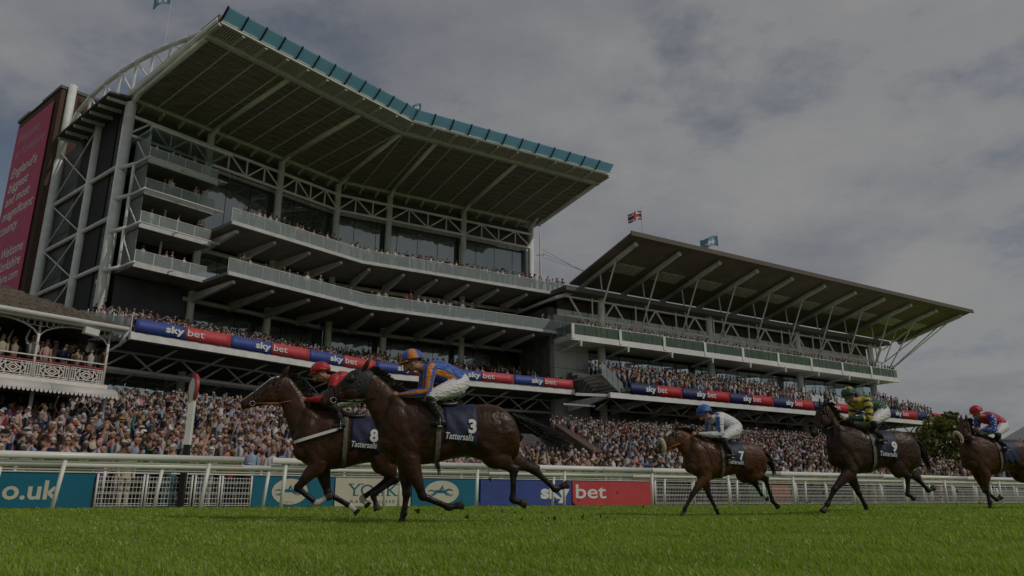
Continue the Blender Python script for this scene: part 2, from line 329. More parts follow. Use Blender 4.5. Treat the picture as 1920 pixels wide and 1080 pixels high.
# crowd barrier with top rail
def barrier(s0, s1, label):
    e = empty('crowd_barrier', rr((s0 + s1) / 2, 4.95, 0.1)); L0 = V(*e.location)
    MB().tube(V(*rr(s0, 4.95, 1.20)) - L0, V(*rr(s1, 4.95, 1.20)) - L0, 0.035, 8).build('top_rail', WHITE2, e, True)
    MB().tube(V(*rr(s0, 4.95, 1.02)) - L0, V(*rr(s1, 4.95, 1.02)) - L0, 0.022, 6).build('lower_rail', WHITE2, e, True)
    s = s0 + 0.4
    while s < s1:
        MB().tube(V(*rr(s, 4.95, 0.06)) - L0, V(*rr(s, 4.95, 1.2)) - L0, 0.04, 8).build('post', WHITE2, e, True); s += 2.1
    tag(e, label, 'barrier', 'white crowd barriers behind the rails')
barrier(-12, 7.4, 'white tubular crowd barrier behind the left boards and mesh')
barrier(7.4, 20.4, 'white tubular crowd barrier behind the blue and red boards')
barrier(20.4, 75, 'white tubular crowd barrier behind the right mesh fences')
# ------------------------------------------------------------------ advertising boards along the fence
BD = 4.7; BZ0, BZ1 = 0.10, 1.0
def board(name, s0, s1, m, label, D=BD, z1=BZ1):
    e = MB(); p = rr(s0 + 0.02, D); q = rr(s1 - 0.02, D); o = V(*p)
    th = RP * 0.05
    e.prism([(0, 0), (q[0] - p[0], q[1] - p[1]), (q[0] - p[0] + th[0], q[1] - p[1] + th[1]), (th[0], th[1])], BZ0, z1)
    ob = e.build(name, m); ob.location = (p[0], p[1], 0)
    MB().beam((0, 0, z1 + 0.012), (q[0] - p[0], q[1] - p[1], z1 + 0.012), 0.06, 0.02).build('top_trim', STEELG, ob)
    tag(ob, label, 'board', 'advertising boards along the fence'); return ob
def bl(ob, s, z):  # local point on the board face
    p = V(*rr(s, BD, z)) - V(*ob.location); return (p[0], p[1], z)
XD = (RD[0], RD[1], 0); ZD = (0, 0, 1)
b1 = board('advertising_board', -9.5, 0.80, BTEAL, 'teal board with cream letters ending in o.uk at the left edge')
text_on('lettering', 'o.uk', CREAM, b1, bl(b1, -1.28, 0.32), XD, ZD, 0.47, 0.022, 0.0, 0.006, width=1.27)
def emblem(ob, sc, zc, rx, rz):
    n = 40; c = V(*bl(ob, sc, zc)); ax = V(*XD); nn = V(RD[1], -RD[0], 0)
    ring = lambda kx, kz, l: [tuple(c + ax * math.cos(2 * math.pi * i / n) * kx + V(0, 0, 1) * math.sin(2 * math.pi * i / n) * kz + nn * l) for i in range(n)]
    MB().add(ring(rx, rz, 0.006), [tuple(range(n))]).build('emblem_rim', TEALINK, ob)
    MB().add(ring(rx * 0.97, rz * 0.955, 0.010), [tuple(range(n))]).build('emblem_oval', CREAM, ob)
    # galloping horse with rider, drawn as a few flat strokes
    m = MB()
    def stroke(pts, w, l):
        for i, (a, b) in enumerate(zip(pts[:-1], pts[1:])):
            w0 = w[i]; w1 = w[i + 1]; a = V(*a); b = V(*b); d = b - a; d /= np.linalg.norm(d); pn = V(-d[1], d[0])
            q = [a - pn * w0, b - pn * w1, b + pn * w1, a + pn * w0]
            m.add([tuple(c + ax * (p[0] * rx) + V(0, 0, 1) * (p[1] * rx) + nn * l) for p in q], [(0, 1, 2, 3)])
    stroke([(-0.40, 0.02), (-0.15, 0.05), (0.12, 0.03), (0.22, 0.04)], [0.07, 0.085, 0.075, 0.06], 0.013)   # body
    stroke([(0.18, 0.05), (0.38, 0.15), (0.52, 0.13), (0.62, 0.06)], [0.06, 0.045, 0.04, 0.02], 0.014)     # neck head
    stroke([(0.2, -0.01), (0.45, -0.10), (0.66, -0.13)], [0.04, 0.018, 0.012], 0.015)
    stroke([(0.16, -0.02), (0.30, -0.14), (0.55, -0.18)], [0.04, 0.018, 0.012], 0.016)
    stroke([(-0.36, 0.0), (-0.55, -0.12), (-0.78, -0.15)], [0.05, 0.02, 0.012], 0.017)
    stroke([(-0.32, 0.0), (-0.45, -0.14), (-0.66, -0.22)], [0.05, 0.02, 0.012], 0.018)
    stroke([(-0.42, 0.06), (-0.62, 0.10), (-0.80, 0.06)], [0.025, 0.03, 0.01], 0.019)                       # tail
    stroke([(-0.08, 0.12), (0.0, 0.24), (0.05, 0.33)], [0.04, 0.05, 0.035], 0.020)                           # rider
    stroke([(0.0, 0.24), (0.14, 0.14)], [0.025, 0.015], 0.021)
    m.build('emblem_horse', TEALINK, ob)
b2 = board('advertising_board', 4.92, 7.44, BTEAL, 'teal board with a cream oval emblem, left of the cream board')
emblem(b2, 6.05, 0.54, 0.56, 0.40)
text_on('lettering', 'EST 1731', GREYINK, b2, bl(b2, 6.05, 0.20), XD, ZD, 0.045, 0.0, 0.0, 0.014, 'C')
b3 = board('advertising_board', 7.44, 10.04, CREAM, 'cream board with large teal letters between two teal boards')
def serifs(ob, sc, z, h, wid):
    pass
text_on('lettering', 'YORK', TEALINK, b3, bl(b3, 8.72, 0.42), XD, ZD, 0.36, 0.0, 0.0, 0.006, 'C', width=1.65)
ms = MB()
for (s, z) in [(7.97, 0.775), (8.30, 0.775), (8.13, 0.425), (8.83, 0.425), (9.23, 0.775), (9.23, 0.425), (9.52, 0.775), (9.52, 0.425), (9.08, 0.425)]:
    p = V(*bl(b3, s, z)); ax = V(*XD); nn = V(RD[1], -RD[0], 0) * 0.009
    ms.add([p - ax * 0.09 + nn, p + ax * 0.09 + nn, p + ax * 0.09 + nn + V(0, 0, 0.022), p - ax * 0.09 + nn + V(0, 0, 0.022)], [(0, 1, 2, 3)])
ms.build('lettering', TEALINK, b3)
text_on('lettering', 'RACECOURSE', GREYINK, b3, bl(b3, 8.72, 0.20), XD, ZD, 0.095, 0.0, 0.0, 0.006, 'C', width=1.5, spacing=1.3)
b4 = board('advertising_board', 10.04, 12.60, BTEAL, 'teal board with a cream oval emblem, right of the cream board')
emblem(b4, 11.15, 0.54, 0.66, 0.40)
b5 = board('advertising_board', 12.62, 16.50, SBLUE, 'blue advertising board with bold white letters at its right end')
text_on('lettering', 'sky', LETW, b5, bl(b5, 16.40, 0.36), XD, ZD, 0.46, 0.045, 0.0, 0.006, 'R', width=1.28)
b6 = board('advertising_board', 16.52, 20.40, SRED, 'red advertising board with white letters at its left end')
text_on('lettering', 'bet', LETW, b6, bl(b6, 16.68, 0.36), XD, ZD, 0.50, 0.012, 0.0, 0.006, 'L', width=1.42)
b7 = board('advertising_board', 26.2, 27.6, mat('green_board', (0.02, 0.10, 0.04), 0.6, var=0.1), 'small dark green board behind the mesh fence', D=5.02)
b8 = board('advertising_board', 27.7, 28.9, mat('rust_board', (0.30, 0.09, 0.03), 0.6, var=0.2), 'rust coloured board behind the mesh fence beside the green one', D=5.02)
# ------------------------------------------------------------------ wire mesh fence panels
MESHD = 4.62
def meshpanel(s0, s1, label):
    e = empty('mesh_fence', rr((s0 + s1) / 2, MESHD, 0.09)); L0 = V(*e.location)
    P = lambda s, z: V(*rr(s, MESHD, z)) - L0
    m = MB(); n = max(4, int((s1 - s0) / 0.085))
    for k in range(n + 1):
        s = s0 + (s1 - s0) * k / n; m.beam(P(s, 0.12), P(s, 0.93), 0.010, 0.010)
    for z in (0.14, 0.20, 0.33, 0.46, 0.50, 0.63, 0.76, 0.80, 0.90): m.beam(P(s0, z), P(s1, z), 0.014, 0.014)
    m.build('wire_grid', WHITE2, e)
    for s in (s0 + 0.02, s1 - 0.02): MB().tube(P(s, 0.06), P(s, 0.98), 0.028, 8).build('post', WHITE2, e, True)
    tag(e, label, 'fence', 'white wire mesh fence panels')
ORD = ['first', 'second', 'third', 'fourth', 'fifth', 'sixth', 'seventh', 'eighth', 'ninth', 'tenth', 'eleventh', 'twelfth', 'thirteenth', 'fourteenth', 'fifteenth', 'sixteenth']
for k, (a, b) in enumerate([(0.82, 2.0), (2.04, 3.25), (3.3, 4.0), (4.04, 4.9)]):
    meshpanel(a, b, f'white wire mesh panel, {ORD[k]} from the left between the teal boards')
s = 20.45; k = 0
while s < 52:
    meshpanel(s, s + 2.05, f'white wire mesh panel, {ORD[k]} to the right of the red board'); s += 2.1; k += 1
# ------------------------------------------------------------------ finishing post
fp = empty('finishing_post', rr(2.95, 4.35, 0.09)); BLKP = mat('black_paint', (0.012, 0.012, 0.014), 0.5)
MB().box(-0.075, -0.075, 0, 0.075, 0.075, 1.72).build('lower_post', BLKP, fp)
MB().box(-0.078, -0.078, 1.72, 0.078, 0.078, 3.35).build('upper_post', WHITE2, fp)
fd = MB().tube((0.12, -0.06, 3.35), (0.12, 0.02, 3.35), 0.43, 28).build('disc', REDP, fp)
MB().tube((0.12, -0.075, 3.35), (0.12, 0.03, 3.35), 0.30, 28).build('disc_centre', WHITE2, fd)
for o in fp.children:
    if o.name.startswith('disc'): o.rotation_euler = (0, 0, R(128))
tag(fp, 'tall finishing post, white above black, with a red ringed disc on top', 'post')
# ------------------------------------------------------------------ large grandstand (two wings meeting at a shallow inward bend)
SA = V(-31.26, 54.22); SK = V(-17.93, 70.55); SB = V(2.22, 82.44)
L1 = float(np.linalg.norm(SK - SA)); L2 = float(np.linalg.norm(SB - SK))
U1 = (SK - SA) / L1; U2 = (SB - SK) / L2; N1 = V(U1[1], -U1[0]); N2 = V(U2[1], -U2[0]); KT = math.tan(math.acos(float(U1 @ U2)) / 2)
gs = empty('grandstand', (SK[0], SK[1], 6.0)); GO = V(SK[0], SK[1], 6.0)
def w1(u, o, z): p = SA + U1 * u + N1 * o; return V(p[0], p[1], z) - GO
def w2(u, o, z): p = SK + U2 * u + N2 * o; return V(p[0], p[1], z) - GO
def wing(i, f, o, z):
    """f 0..1 along a wing at offset o (mitred at the bend)"""
    if i == 1: return w1(f * (L1 - o * KT), o, z)
    return w2(o * KT + f * (L2 - o * KT), o, z)
def span(i, u, o, z): return w1(u, o, z) if i == 1 else w2(u, o, z)
def lims(i, o, a=0.0, b=0.0): return (0.0 + a, L1 - o * KT) if i == 1 else (o * KT, L2 + b)
def slabq(m, i, u0, u1_, o0, o1, z0, z1):
    """block between offsets o0<o1; the inner end follows the mitre"""
    if i == 1:
        e0 = min(u1_, L1 - o0 * KT); e1 = min(u1_, L1 - o1 * KT); a0 = a1 = u0
    else:
        e0 = e1 = u1_; a0 = max(u0, o0 * KT); a1 = max(u0, o1 * KT)
    pts = [span(i, a0, o0, 0), span(i, e0, o0, 0), span(i, e1, o1, 0), span(i, a1, o1, 0)]
    pts = pts[::-1]
    return m.prism([(p[0], p[1]) for p in pts], z0 - GO[2], z1 - GO[2])
CU1 = [0.0, 7.03, 14.3, 21.08]; CU2 = [5.65, 14.5, L2]
cols = [(1, u) for u in CU1] + [(2, u) for u in CU2]
for i, u in cols:
    c = MB().tube(span(i, u, 0, 5.6), span(i, u, 0, 31.6), 0.33 if (i, u) != (1, 0.0) else 0.42, 14).build('column', WHITE, gs, True)
    MB().beam(span(i, u, 0, 31.5), span(i, u, 1.6, 32.1), 0.25, 0.3).build('column_head', WHITE, gs)
# facades
for i in (1, 2):
    a, b = lims(i, -1.2)
    if i == 2: b = L2 + 0.3
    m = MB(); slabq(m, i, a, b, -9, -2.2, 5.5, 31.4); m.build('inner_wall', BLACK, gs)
    for (z0, z1, mm, o) in [(6.1, 10.3, GLS2, -1.0), (12.7, 16.4, GLS, -1.2), (17.6, 21.0, GLS2, -0.9), (22.1, 28.6, GLS, -0.8)]:
        n = round((b - a) / 2.35); w = (b - a) / n
        for k in range(n):
            if z0 > 17 and i == 1 and (k + 0.5) * w < 6.6: continue
            m = MB(); slabq(m, i, a + k * w + 0.03, a + (k + 1) * w - 0.03, o - 0.12, o, z0, z1); g = m.build('window_pane', mm, gs)
        m = MB(); slabq(m, i, a, b, o - 0.3, o + 0.02, z1 + 0.02, z1 + 0.35); m.build('window_head', STEELG, gs)
    m = MB(); slabq(m, i, a, b, -1.4, -0.7, 29.0, 31.5); m.build('upper_cladding', DARK, gs)
# balconies
def balcony(i, u0, u1_, o, zb, thick=0.55, mm=BALG, name='balcony_slab', inner=-1.0):
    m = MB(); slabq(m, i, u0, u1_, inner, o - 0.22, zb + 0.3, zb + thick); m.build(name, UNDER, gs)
    m = MB(); slabq(m, i, u0, u1_, o - 0.2, o, zb + 0.28, zb + thick + 0.03); m.build('edge_beam', STEELG, gs)
    if i == 1: a, b = u0, min(u1_, L1 - o * KT)
    else: a, b = max(u0, o * KT), u1_
    n = max(1, round((b - a) / 1.55)); w = (b - a) / n
    for k in range(n):
        m = MB(); p = [span(i, a + k * w + 0.03, o - 0.09, 0), span(i, a + (k + 1) * w - 0.03, o - 0.09, 0), span(i, a + (k + 1) * w - 0.03, o - 0.06, 0), span(i, a + k * w + 0.03, o - 0.06, 0)]
        m.prism([(q[0], q[1]) for q in p], zb + thick + 0.06 - GO[2], zb + thick + 1.06 - GO[2]); m.build('balustrade_pane', mm, gs)
        MB().tube(span(i, a + k * w, o - 0.12, zb + thick), span(i, a + k * w, o - 0.12, zb + thick + 1.13), 0.028, 6).build('balustrade_post', WHITE, gs)
    MB().tube(span(i, a, o - 0.1, zb + thick + 1.12), span(i, b, o - 0.1, zb + thick + 1.12), 0.032, 6).build('handrail', WHITE, gs)
    u = a + 0.8
    while u < b:
        MB().hexa([span(i, u - 0.14, 0, zb - 0.75), span(i, u + 0.14, 0, zb - 0.75), span(i, u + 0.14, o - 0.5, zb - 0.18), span(i, u - 0.14, o - 0.5, zb - 0.18),
                   span(i, u - 0.14, 0, zb + 0.055), span(i, u + 0.14, 0, zb + 0.055), span(i, u + 0.14, o - 0.5, zb + 0.055), span(i, u - 0.14, o - 0.5, zb + 0.055)]).build('bracket', STEELG, gs)
        u += 3.5
    MB().tube(span(i, a, 0.1, zb - 0.45), span(i, b, 0.1, zb - 0.45), 0.2, 8).build('edge_tube', STEELG, gs, True)
balcony(1, 6.6, 30, 6.0, 21.3); balcony(2, -5, L2 + 1.2, 6.0, 21.3)
balcony(1, 6.2, 30, 7.0, 16.75); balcony(2, -5, L2 + 0.8, 7.0, 16.75)
# first floor seating tier
TIER_O, TIER_Z0, TIER_Z1 = 9.2, 10.95, 12.6
for i in (1, 2):
    u0, u1_ = (-1.3, 30) if i == 1 else (-5, L2 - 0.7)
    n = 11
    for k in range(n):
        o1 = TIER_O - 0.25 - k * 0.82; z1 = 10.5 + k * 0.235
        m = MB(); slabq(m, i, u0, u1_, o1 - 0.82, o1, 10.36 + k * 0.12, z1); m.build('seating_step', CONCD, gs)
    m = MB(); slabq(m, i, u0, u1_, TIER_O - 0.3, TIER_O, 10.42, 10.92); m.build('fascia', WHITE, gs)
    m = MB(); slabq(m, i, u0, u1_, -1.1, 0.0, 11.3, 12.62); m.build('concourse_floor', CONCD, gs)
    # steel truss under the tier
    a, b = (u0, L1 - 5 * KT) if i == 1 else (5 * KT, u1_)
    for o, z, r in ((5.4, 8.95, 0.14), (5.4, 10.25, 0.10), (2.0, 9.3, 0.12)):
        MB().tube(span(i, a, o, z), span(i, b, o, z), r, 8).build('truss_chord', STEELG, gs, True)
    n = round((b - a) / 1.75); w = (b - a) / n
    for k in range(n):
        p = (a + k * w, a + (k + 1) * w)
        zz = (8.95, 10.25) if k % 2 == 0 else (10.25, 8.95)
        MB().tube(span(i, p[0], 5.4, zz[0]), span(i, p[1], 5.4, zz[1]), 0.075, 6).build('truss_diagonal', STEELG, gs, True)
        if k % 2 == 0: MB().tube(span(i, p[0], 0, 8.9), span(i, p[0], TIER_O - 0.6, 10.38), 0.08, 6).build('raking_strut', STEELG, gs, True)
    m = MB(); slabq(m, i, u0, u1_, -0.9, TIER_O - 0.5, 10.30, 10.34); m.build('tier_soffit', mat('dark_soffit', (0.05, 0.045, 0.04), 0.8, var=0.2), gs)
for k in range(9):
    o1 = TIER_O - 0.85 - k * 0.82; z = 10.5 + k * 0.235; ms = MB(); u = 7.0
    while u < L2 - 1.3: ms.hexa([w2(u, o1, z + 0.36), w2(u + 0.42, o1, z + 0.36), w2(u + 0.42, o1 - 0.36, z + 0.36), w2(u, o1 - 0.36, z + 0.36), w2(u, o1, z + 0.42), w2(u + 0.42, o1, z + 0.42), w2(u + 0.42, o1 - 0.36, z + 0.42), w2(u, o1 - 0.36, z + 0.42)]); ms.hexa([w2(u, o1 - 0.34, z + 0.40), w2(u + 0.42, o1 - 0.34, z + 0.40), w2(u + 0.42, o1 - 0.4, z + 0.40), w2(u, o1 - 0.4, z + 0.40), w2(u, o1 - 0.4, z + 0.82), w2(u + 0.42, o1 - 0.4, z + 0.82), w2(u + 0.42, o1 - 0.45, z + 0.82), w2(u, o1 - 0.45, z + 0.82)]); u += 0.52
    tag(ms.build('seat_row', CUSH, gs), kind='stuff')
# glass screens at the left end of the seating tier
for k in range(6):
    o0 = 9.0 - k * 1.5; zz = 10.9 + k * 0.33
    MB().hexa([w1(-1.3, o0 - 1.45, zz), w1(-1.27, o0 - 1.45, zz), w1(-1.27, o0, zz - 0.3), w1(-1.3, o0, zz - 0.3), w1(-1.3, o0 - 1.45, zz + 1.3), w1(-1.27, o0 - 1.45, zz + 1.3), w1(-1.27, o0, zz + 1.0), w1(-1.3, o0, zz + 1.0)]).build('end_screen_pane', BALG, gs)
    MB().tube(w1(-1.28, o0, zz - 0.5), w1(-1.28, o0, zz + 1.15), 0.035, 6).build('end_screen_post', WHITE, gs)
# column-line truss below the roof
for i, us in ((1, CU1), (2, [0.0] + CU2)):
    for ua, ub in zip(us[:-1], us[1:]):
        for z, r in ((30.45, 0.15), (28.75, 0.15)): MB().tube(span(i, ua, 0.15, z), span(i, ub, 0.15, z), r, 8).build('truss_chord', WHITE, gs, True)
        n = 4 if ub - ua > 6 else 3; w = (ub - ua) / n
        for k in range(n):
            if k: MB().tube(span(i, ua + k * w, 0.15, 28.75), span(i, ua + k * w, 0.15, 30.45), 0.085, 6).build('truss_post', WHITE, gs, True)
            zz = (28.75, 30.45) if k % 2 == 0 else (30.45, 28.75)
            MB().tube(span(i, ua + k * w, 0.15, zz[0]), span(i, ua + (k + 1) * w, 0.15, zz[1]), 0.085, 6).build('truss_diagonal', WHITE, gs, True)
# stacked viewing boxes at the left end
BZ = [17.1, 20.25, 23.0, 25.65, 28.3]
for k in range(4):
    z = BZ[k]; zt = BZ[k + 1]
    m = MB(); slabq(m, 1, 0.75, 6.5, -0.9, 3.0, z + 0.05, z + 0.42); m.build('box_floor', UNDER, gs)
    m = MB(); slabq(m, 1, 0.72, 6.53, 3.0, 3.12, z + 0.02, z + 0.46); m.build('edge_beam', STEELG, gs)
    for j in range(4):
        m = MB(); slabq(m, 1, 0.8 + j * 1.44, 0.8 + (j + 1) * 1.44 - 0.06, 3.02, 3.05, z + 0.5, z + 1.32); m.build('balustrade_pane', BALG, gs)
        MB().tube(w1(0.78 + j * 1.44, 3.0, z + 0.4), w1(0.78 + j * 1.44, 3.0, z + 1.42), 0.035, 6).build('balustrade_post', WHITE, gs)
    MB().tube(w1(0.75, 3.02, z + 1.38), w1(6.5, 3.02, z + 1.38), 0.03, 6).build('handrail', WHITE, gs)
    m = MB(); slabq(m, 1, 0.74, 0.78, 0.3, 2.9, z + 0.45, zt - 0.1); m.build('side_pane', BALG, gs)
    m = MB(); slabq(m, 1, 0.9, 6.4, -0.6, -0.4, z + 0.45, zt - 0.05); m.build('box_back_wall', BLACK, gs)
    for uu in (3.4, 6.3): MB().box(*(0,) * 6) if False else MB().beam(w1(uu, 1.2, z + 0.4), w1(uu, 1.2, zt), 0.12, 0.12).build('box_mullion', WHITE, gs)
    # outrigger tube frame
    zz = z + 0.75 if k else z + 0.2
    MB().tube(w1(-0.2, 0.2, z), w1(0.3, 1.9, z + 0.1), 0.16, 8).build('outrigger', WHITE, gs, True)
    MB().tube(w1(0.3, 1.9, z + 0.1), w1(0.45, 3.9, z + 0.15), 0.11, 8).build('outrigger', WHITE, gs, True)
    if k: MB().tube(w1(0.45, 3.9, z + 0.15), w1(6.9, 3.9, z + 0.15), 0.06, 8).build('outrigger_rail', WHITE, gs, True)
    for uu in (3.4, 6.6): MB().tube(w1(uu, 3.0, z + 0.3), w1(uu, 3.9, z + 0.15), 0.06, 6).build('outrigger_arm', WHITE, gs, True)
    if k < 3: MB().tube(w1(0.25, 1.7, z + 0.1), w1(0.25, 1.7, BZ[k + 1] + 0.1), 0.12, 8).build('outrigger_post', WHITE, gs, True)
    MB().tube(w1(0.25, 1.7, zt - 0.6), w1(0.7, 2.7, z + 0.3), 0.05, 6).build('outrigger_tie', WHITE, gs, True)
m = MB(); slabq(m, 1, 0.5, 6.9, -0.9, 3.6, 28.3, 28.5); m.build('box_canopy', BALG, gs)
MB().tube(w1(0.4, 3.7, 28.45), w1(7.2, 3.7, 28.45), 0.08, 6).build('canopy_rail', WHITE, gs)
m = MB(); slabq(m, 1, 0.75, 6.5, -0.9, 0.2, 12.7, 17.0); m.build('lower_cladding', DARK, gs)
# left side wall
SD = lambda t, u, z: w1(u, -t, z)
m = MB(); slabq(m, 1, 0.25, 0.6, -13.5, -0.3, 5.5, 31.3); m.build('side_wall_core', BLACK, gs)
lev = [8.5, 13.3, 17.6, 21.6, 26.0, 31.2]
for (t0, t1) in ((0.5, 5.3), (6.2, 13.2)):
    for z0, z1 in zip(lev[:-1], lev[1:]):
        n = 4
        for k in range(n):
            a = z0 + (z1 - z0) * k / n; b = z0 + (z1 - z0) * (k + 1) / n
            m = MB(); slabq(m, 1, 0.10, 0.22, -t1, -t0, a + 0.02, b - 0.02); m.build('side_wall_panel', DARK, gs)
MB().tube(SD(5.6, -0.1, 5.5), SD(5.6, -0.1, 31.5), 0.36, 12).build('column', WHITE, gs, True)
MB().tube(SD(13.7, -0.2, 5.5), SD(13.7, -0.2, 30.5), 0.42, 12).build('mast', WHITE, gs, True)
MB().tube(SD(13.7, -0.2, 30.5), SD(13.7, -0.2, 38.4), 0.36, 12).build('mast', WHITE, gs, True)
for z in lev[1:5]: MB().tube(SD(0.2, -0.15, z), SD(13.6, -0.15, z), 0.17, 8).build('side_tube', WHITE, gs, True)
for z0, z1 in zip(lev[1:], lev[2:]):
    MB().tube(SD(5.7, -0.2, z0), SD(13.5, -0.2, z1), 0.06, 6).build('cross_brace', WHITE, gs, True)
    MB().tube(SD(5.7, -0.26, z1), SD(13.5, -0.26, z0), 0.06, 6).build('cross_brace', WHITE, gs, True)
# roof
RO, RZF, RZB = 13.4, 33.0, 31.95
def rz(o): return RZB + (RZF - RZB) * o / RO
roof = empty('roof'); roof.parent = gs
def roofslab(m, i, u0, u1_, o0, o1, dz0, dz1):
    if i == 1: e0, e1, a0, a1 = min(u1_, L1 - o0 * KT), min(u1_, L1 - o1 * KT), u0, u0
    else: e0 = e1 = u1_; a0, a1 = max(u0, o0 * KT), max(u0, o1 * KT)
    if e0 - a0 < 0.05 or e1 - a1 < 0.05: return False
    P = [(a0, o0), (a1, o1), (e1, o1), (e0, o0)]
    m.hexa([span(i, u, o, rz(o) + dz0) for u, o in P] + [span(i, u, o, rz(o) + dz1) for u, o in P]); return True
for i in (1, 2):
    u0, u1_ = (-0.1, 30) if i == 1 else (-9, L2 + 1.3)
    m = MB(); roofslab(m, i, u0 - 0.15, u1_ + 0.15, -9.5, RO + 0.1, 0.28, 0.75); m.build('roof_deck', mat('roof_deck', (0.16, 0.16, 0.16), 0.7, var=0.2), roof)
    m = MB(); roofslab(m, i, u0, u1_, -8, RO - 1.7, 0.16, 0.27); m.build('soffit_backing', SOFRIB, roof)
    no = 13; wo = (RO - 1.9 - 0.3) / no; full = L1 if i == 1 else L2 + 1.3; nu = 10; wu = (full + 0.1) / nu
    for k in range(no):
        for j in range(nu):
            a = (u0 if i == 1 else 0) + j * wu; m = MB(); o0 = 0.3 + k * wo
            if roofslab(m, i, a + 0.07, a + wu - 0.07, o0 + 0.10, o0 + wo - 0.10, 0.06, 0.158): m.build('soffit_panel', SOFFIT, roof)
    for j in range(nu + 1):
        a = (u0 if i == 1 else 0) + j * wu
        if i == 1: oo = min(RO - 1.8, (L1 - a) / KT if L1 - a > 0 else 0)
        else: oo = min(RO - 1.8, a / KT)
        if oo > 1: MB().beam(span(i, a, 0.2, rz(0.2) + 0.04), span(i, a, oo, rz(oo) + 0.04), 0.09, 0.09).build('soffit_rib', SOFRIB, roof)
    # rear eaves strip with brackets
    a = u0 + 1.0
    while a < full:
        MB().beam(span(i, a, 0.1, 31.75), span(i, a, -1.6, 31.2), 0.18, 0.28).build('eaves_bracket', STEELG, roof); a += 1.75
    # beams along the roof
    def along(o, dz, w, h, name, mm):
        if i == 1: aa, bb = u0, L1 - o * KT
        else: aa, bb = o * KT, u1_
        MB().beam(span(i, aa, o, rz(o) + dz), span(i, bb, o, rz(o) + dz), w, h).build(name, mm, roof)
    along(RO - 1.75, 0.02, 0.4, 0.42, 'front_beam', STEELG); along(0.1, 0.0, 0.3, 0.35, 'inner_beam', STEELG); along(RO + 0.12, 0.3, 0.2, 0.5, 'roof_edge', WHITE)
    # louvre strip
    nl = round(full / 0.22)
    aa, bb = (u0, L1 - RO * KT) if i == 1 else (RO * KT, u1_)
    m = MB()
    for k in range(nl):
        u = aa + (bb - aa) * (k + 0.5) / nl; m.beam(span(i, u, RO - 1.5, rz(RO - 1.5) + 0.12), span(i, u, RO - 0.02, rz(RO) + 0.12), 0.07, 0.10)
    tag(m.build('louvre_blades', SOFRIB, roof), kind='stuff')
    n = 10; w = (bb - aa) / n
    for k in range(n + 1):
        MB().beam(span(i, aa + k * w, RO - 1.6, rz(RO) - 0.05), span(i, aa + k * w, RO + 0.1, rz(RO) - 0.0), 0.22, 0.24).build('outrigger', STEELG, roof)
    n = 12; w = (bb - aa) / n
    for k in range(n):
        ua, ub = aa + k * w + 0.07, aa + (k + 1) * w - 0.07
        MB().hexa([span(i, ua, RO + 0.25, 33.3), span(i, ub, RO + 0.25, 33.3), span(i, ub, RO + 0.31, 33.3), span(i, ua, RO + 0.31, 33.3),
                   span(i, ua, RO + 1.0, 33.95), span(i, ub, RO + 1.0, 33.95), span(i, ub, RO + 1.06, 33.95), span(i, ua, RO + 1.06, 33.95)]).build('edge_glass_pane', TEAL, roof)
        MB().beam(span(i, ua - 0.07, RO + 0.1, 33.2), span(i, ua - 0.07, RO + 1.05, 34.02), 0.1, 0.14).build('edge_glass_bracket', BLACK, roof)
for i, u in cols:
    o1 = RO - 2.1
    if (i, u) == (1, CU1[3]): p, q = w1(L1, 0.2, rz(0) - 0.02), wing(2, 0, o1, rz(o1) - 0.1)
    else:
        uu = u + (0.9 if (i, u) == (2, L2) else 0.0); p, q = span(i, uu, 0.2, rz(0) - 0.02), span(i, uu, o1, rz(o1) - 0.1)
    MB().tube(p, q, 0.2, 10).build('roof_beam', WHITE, roof, True)
    MB().tube(q, q + (q - p) / np.linalg.norm(q - p) * 0.04, 0.24, 10).build('beam_cap', LETW, roof, True)
for o0, o1, du in ((0.1, RO, -0.25),): MB().tube(w1(du, o0, rz(o0) + 0.3), w1(du, o1, rz(o1) + 0.3), 0.14, 8).build('verge_tube', WHITE, roof, True)
MB().beam(w1(-0.2, -9.5, 31.6), w1(-0.2, 13.4, 33.3), 0.25, 0.45).build('verge_board', WHITE, roof)
m = MB(); m.hexa([w1(-1.9, -10.2, 31.1), w1(0.2, -10.2, 31.4), w1(0.2, 0.4, 31.9), w1(-1.9, 0.4, 31.6), w1(-1.9, -10.2, 31.25), w1(0.2, -10.2, 31.6), w1(0.2, 0.4, 32.1), w1(-1.9, 0.4, 31.75)]); m.build('side_eaves', mat('eaves_underside', (0.11, 0.105, 0.095), 0.8, var=0.2), roof)
for k in range(7):
    t = 0.2 + k * 1.6; MB().beam(w1(0.0, -t, 31.55 - t * 0.045), w1(-1.8, -t, 31.40 - t * 0.045), 0.16, 0.25).build('eaves_bracket', STEELG, roof)
# bowed truss standing on the left verge
arch = [(-13.4, 33.2), (-11.5, 34.9), (-9, 35.5), (-6, 35.75), (-3, 35.7), (0, 35.45), (3, 35.05), (6, 34.5), (9, 33.8), (12, 33.2)]
MB().path([w1(-0.1, o, z) for o, z in arch], 0.2, 8).build('bowed_chord', WHITE, roof, True)
for k, (o, z) in enumerate(arch[1:-1]):
    zb = 32.6; MB().beam(w1(-0.1, o, zb), w1(-0.1, o, z), 0.16, 0.16).build('bow_post', WHITE, roof)
    if k < len(arch) - 3: MB().beam(w1(-0.1, o, z), w1(-0.1, arch[k + 2][0], zb), 0.12, 0.12).build('bow_diagonal', WHITE, roof)
MB().beam(w1(-0.1, -13.4, 32.5), w1(-0.1, 8, 32.75), 0.2, 0.2).build('bow_tie', WHITE, roof)
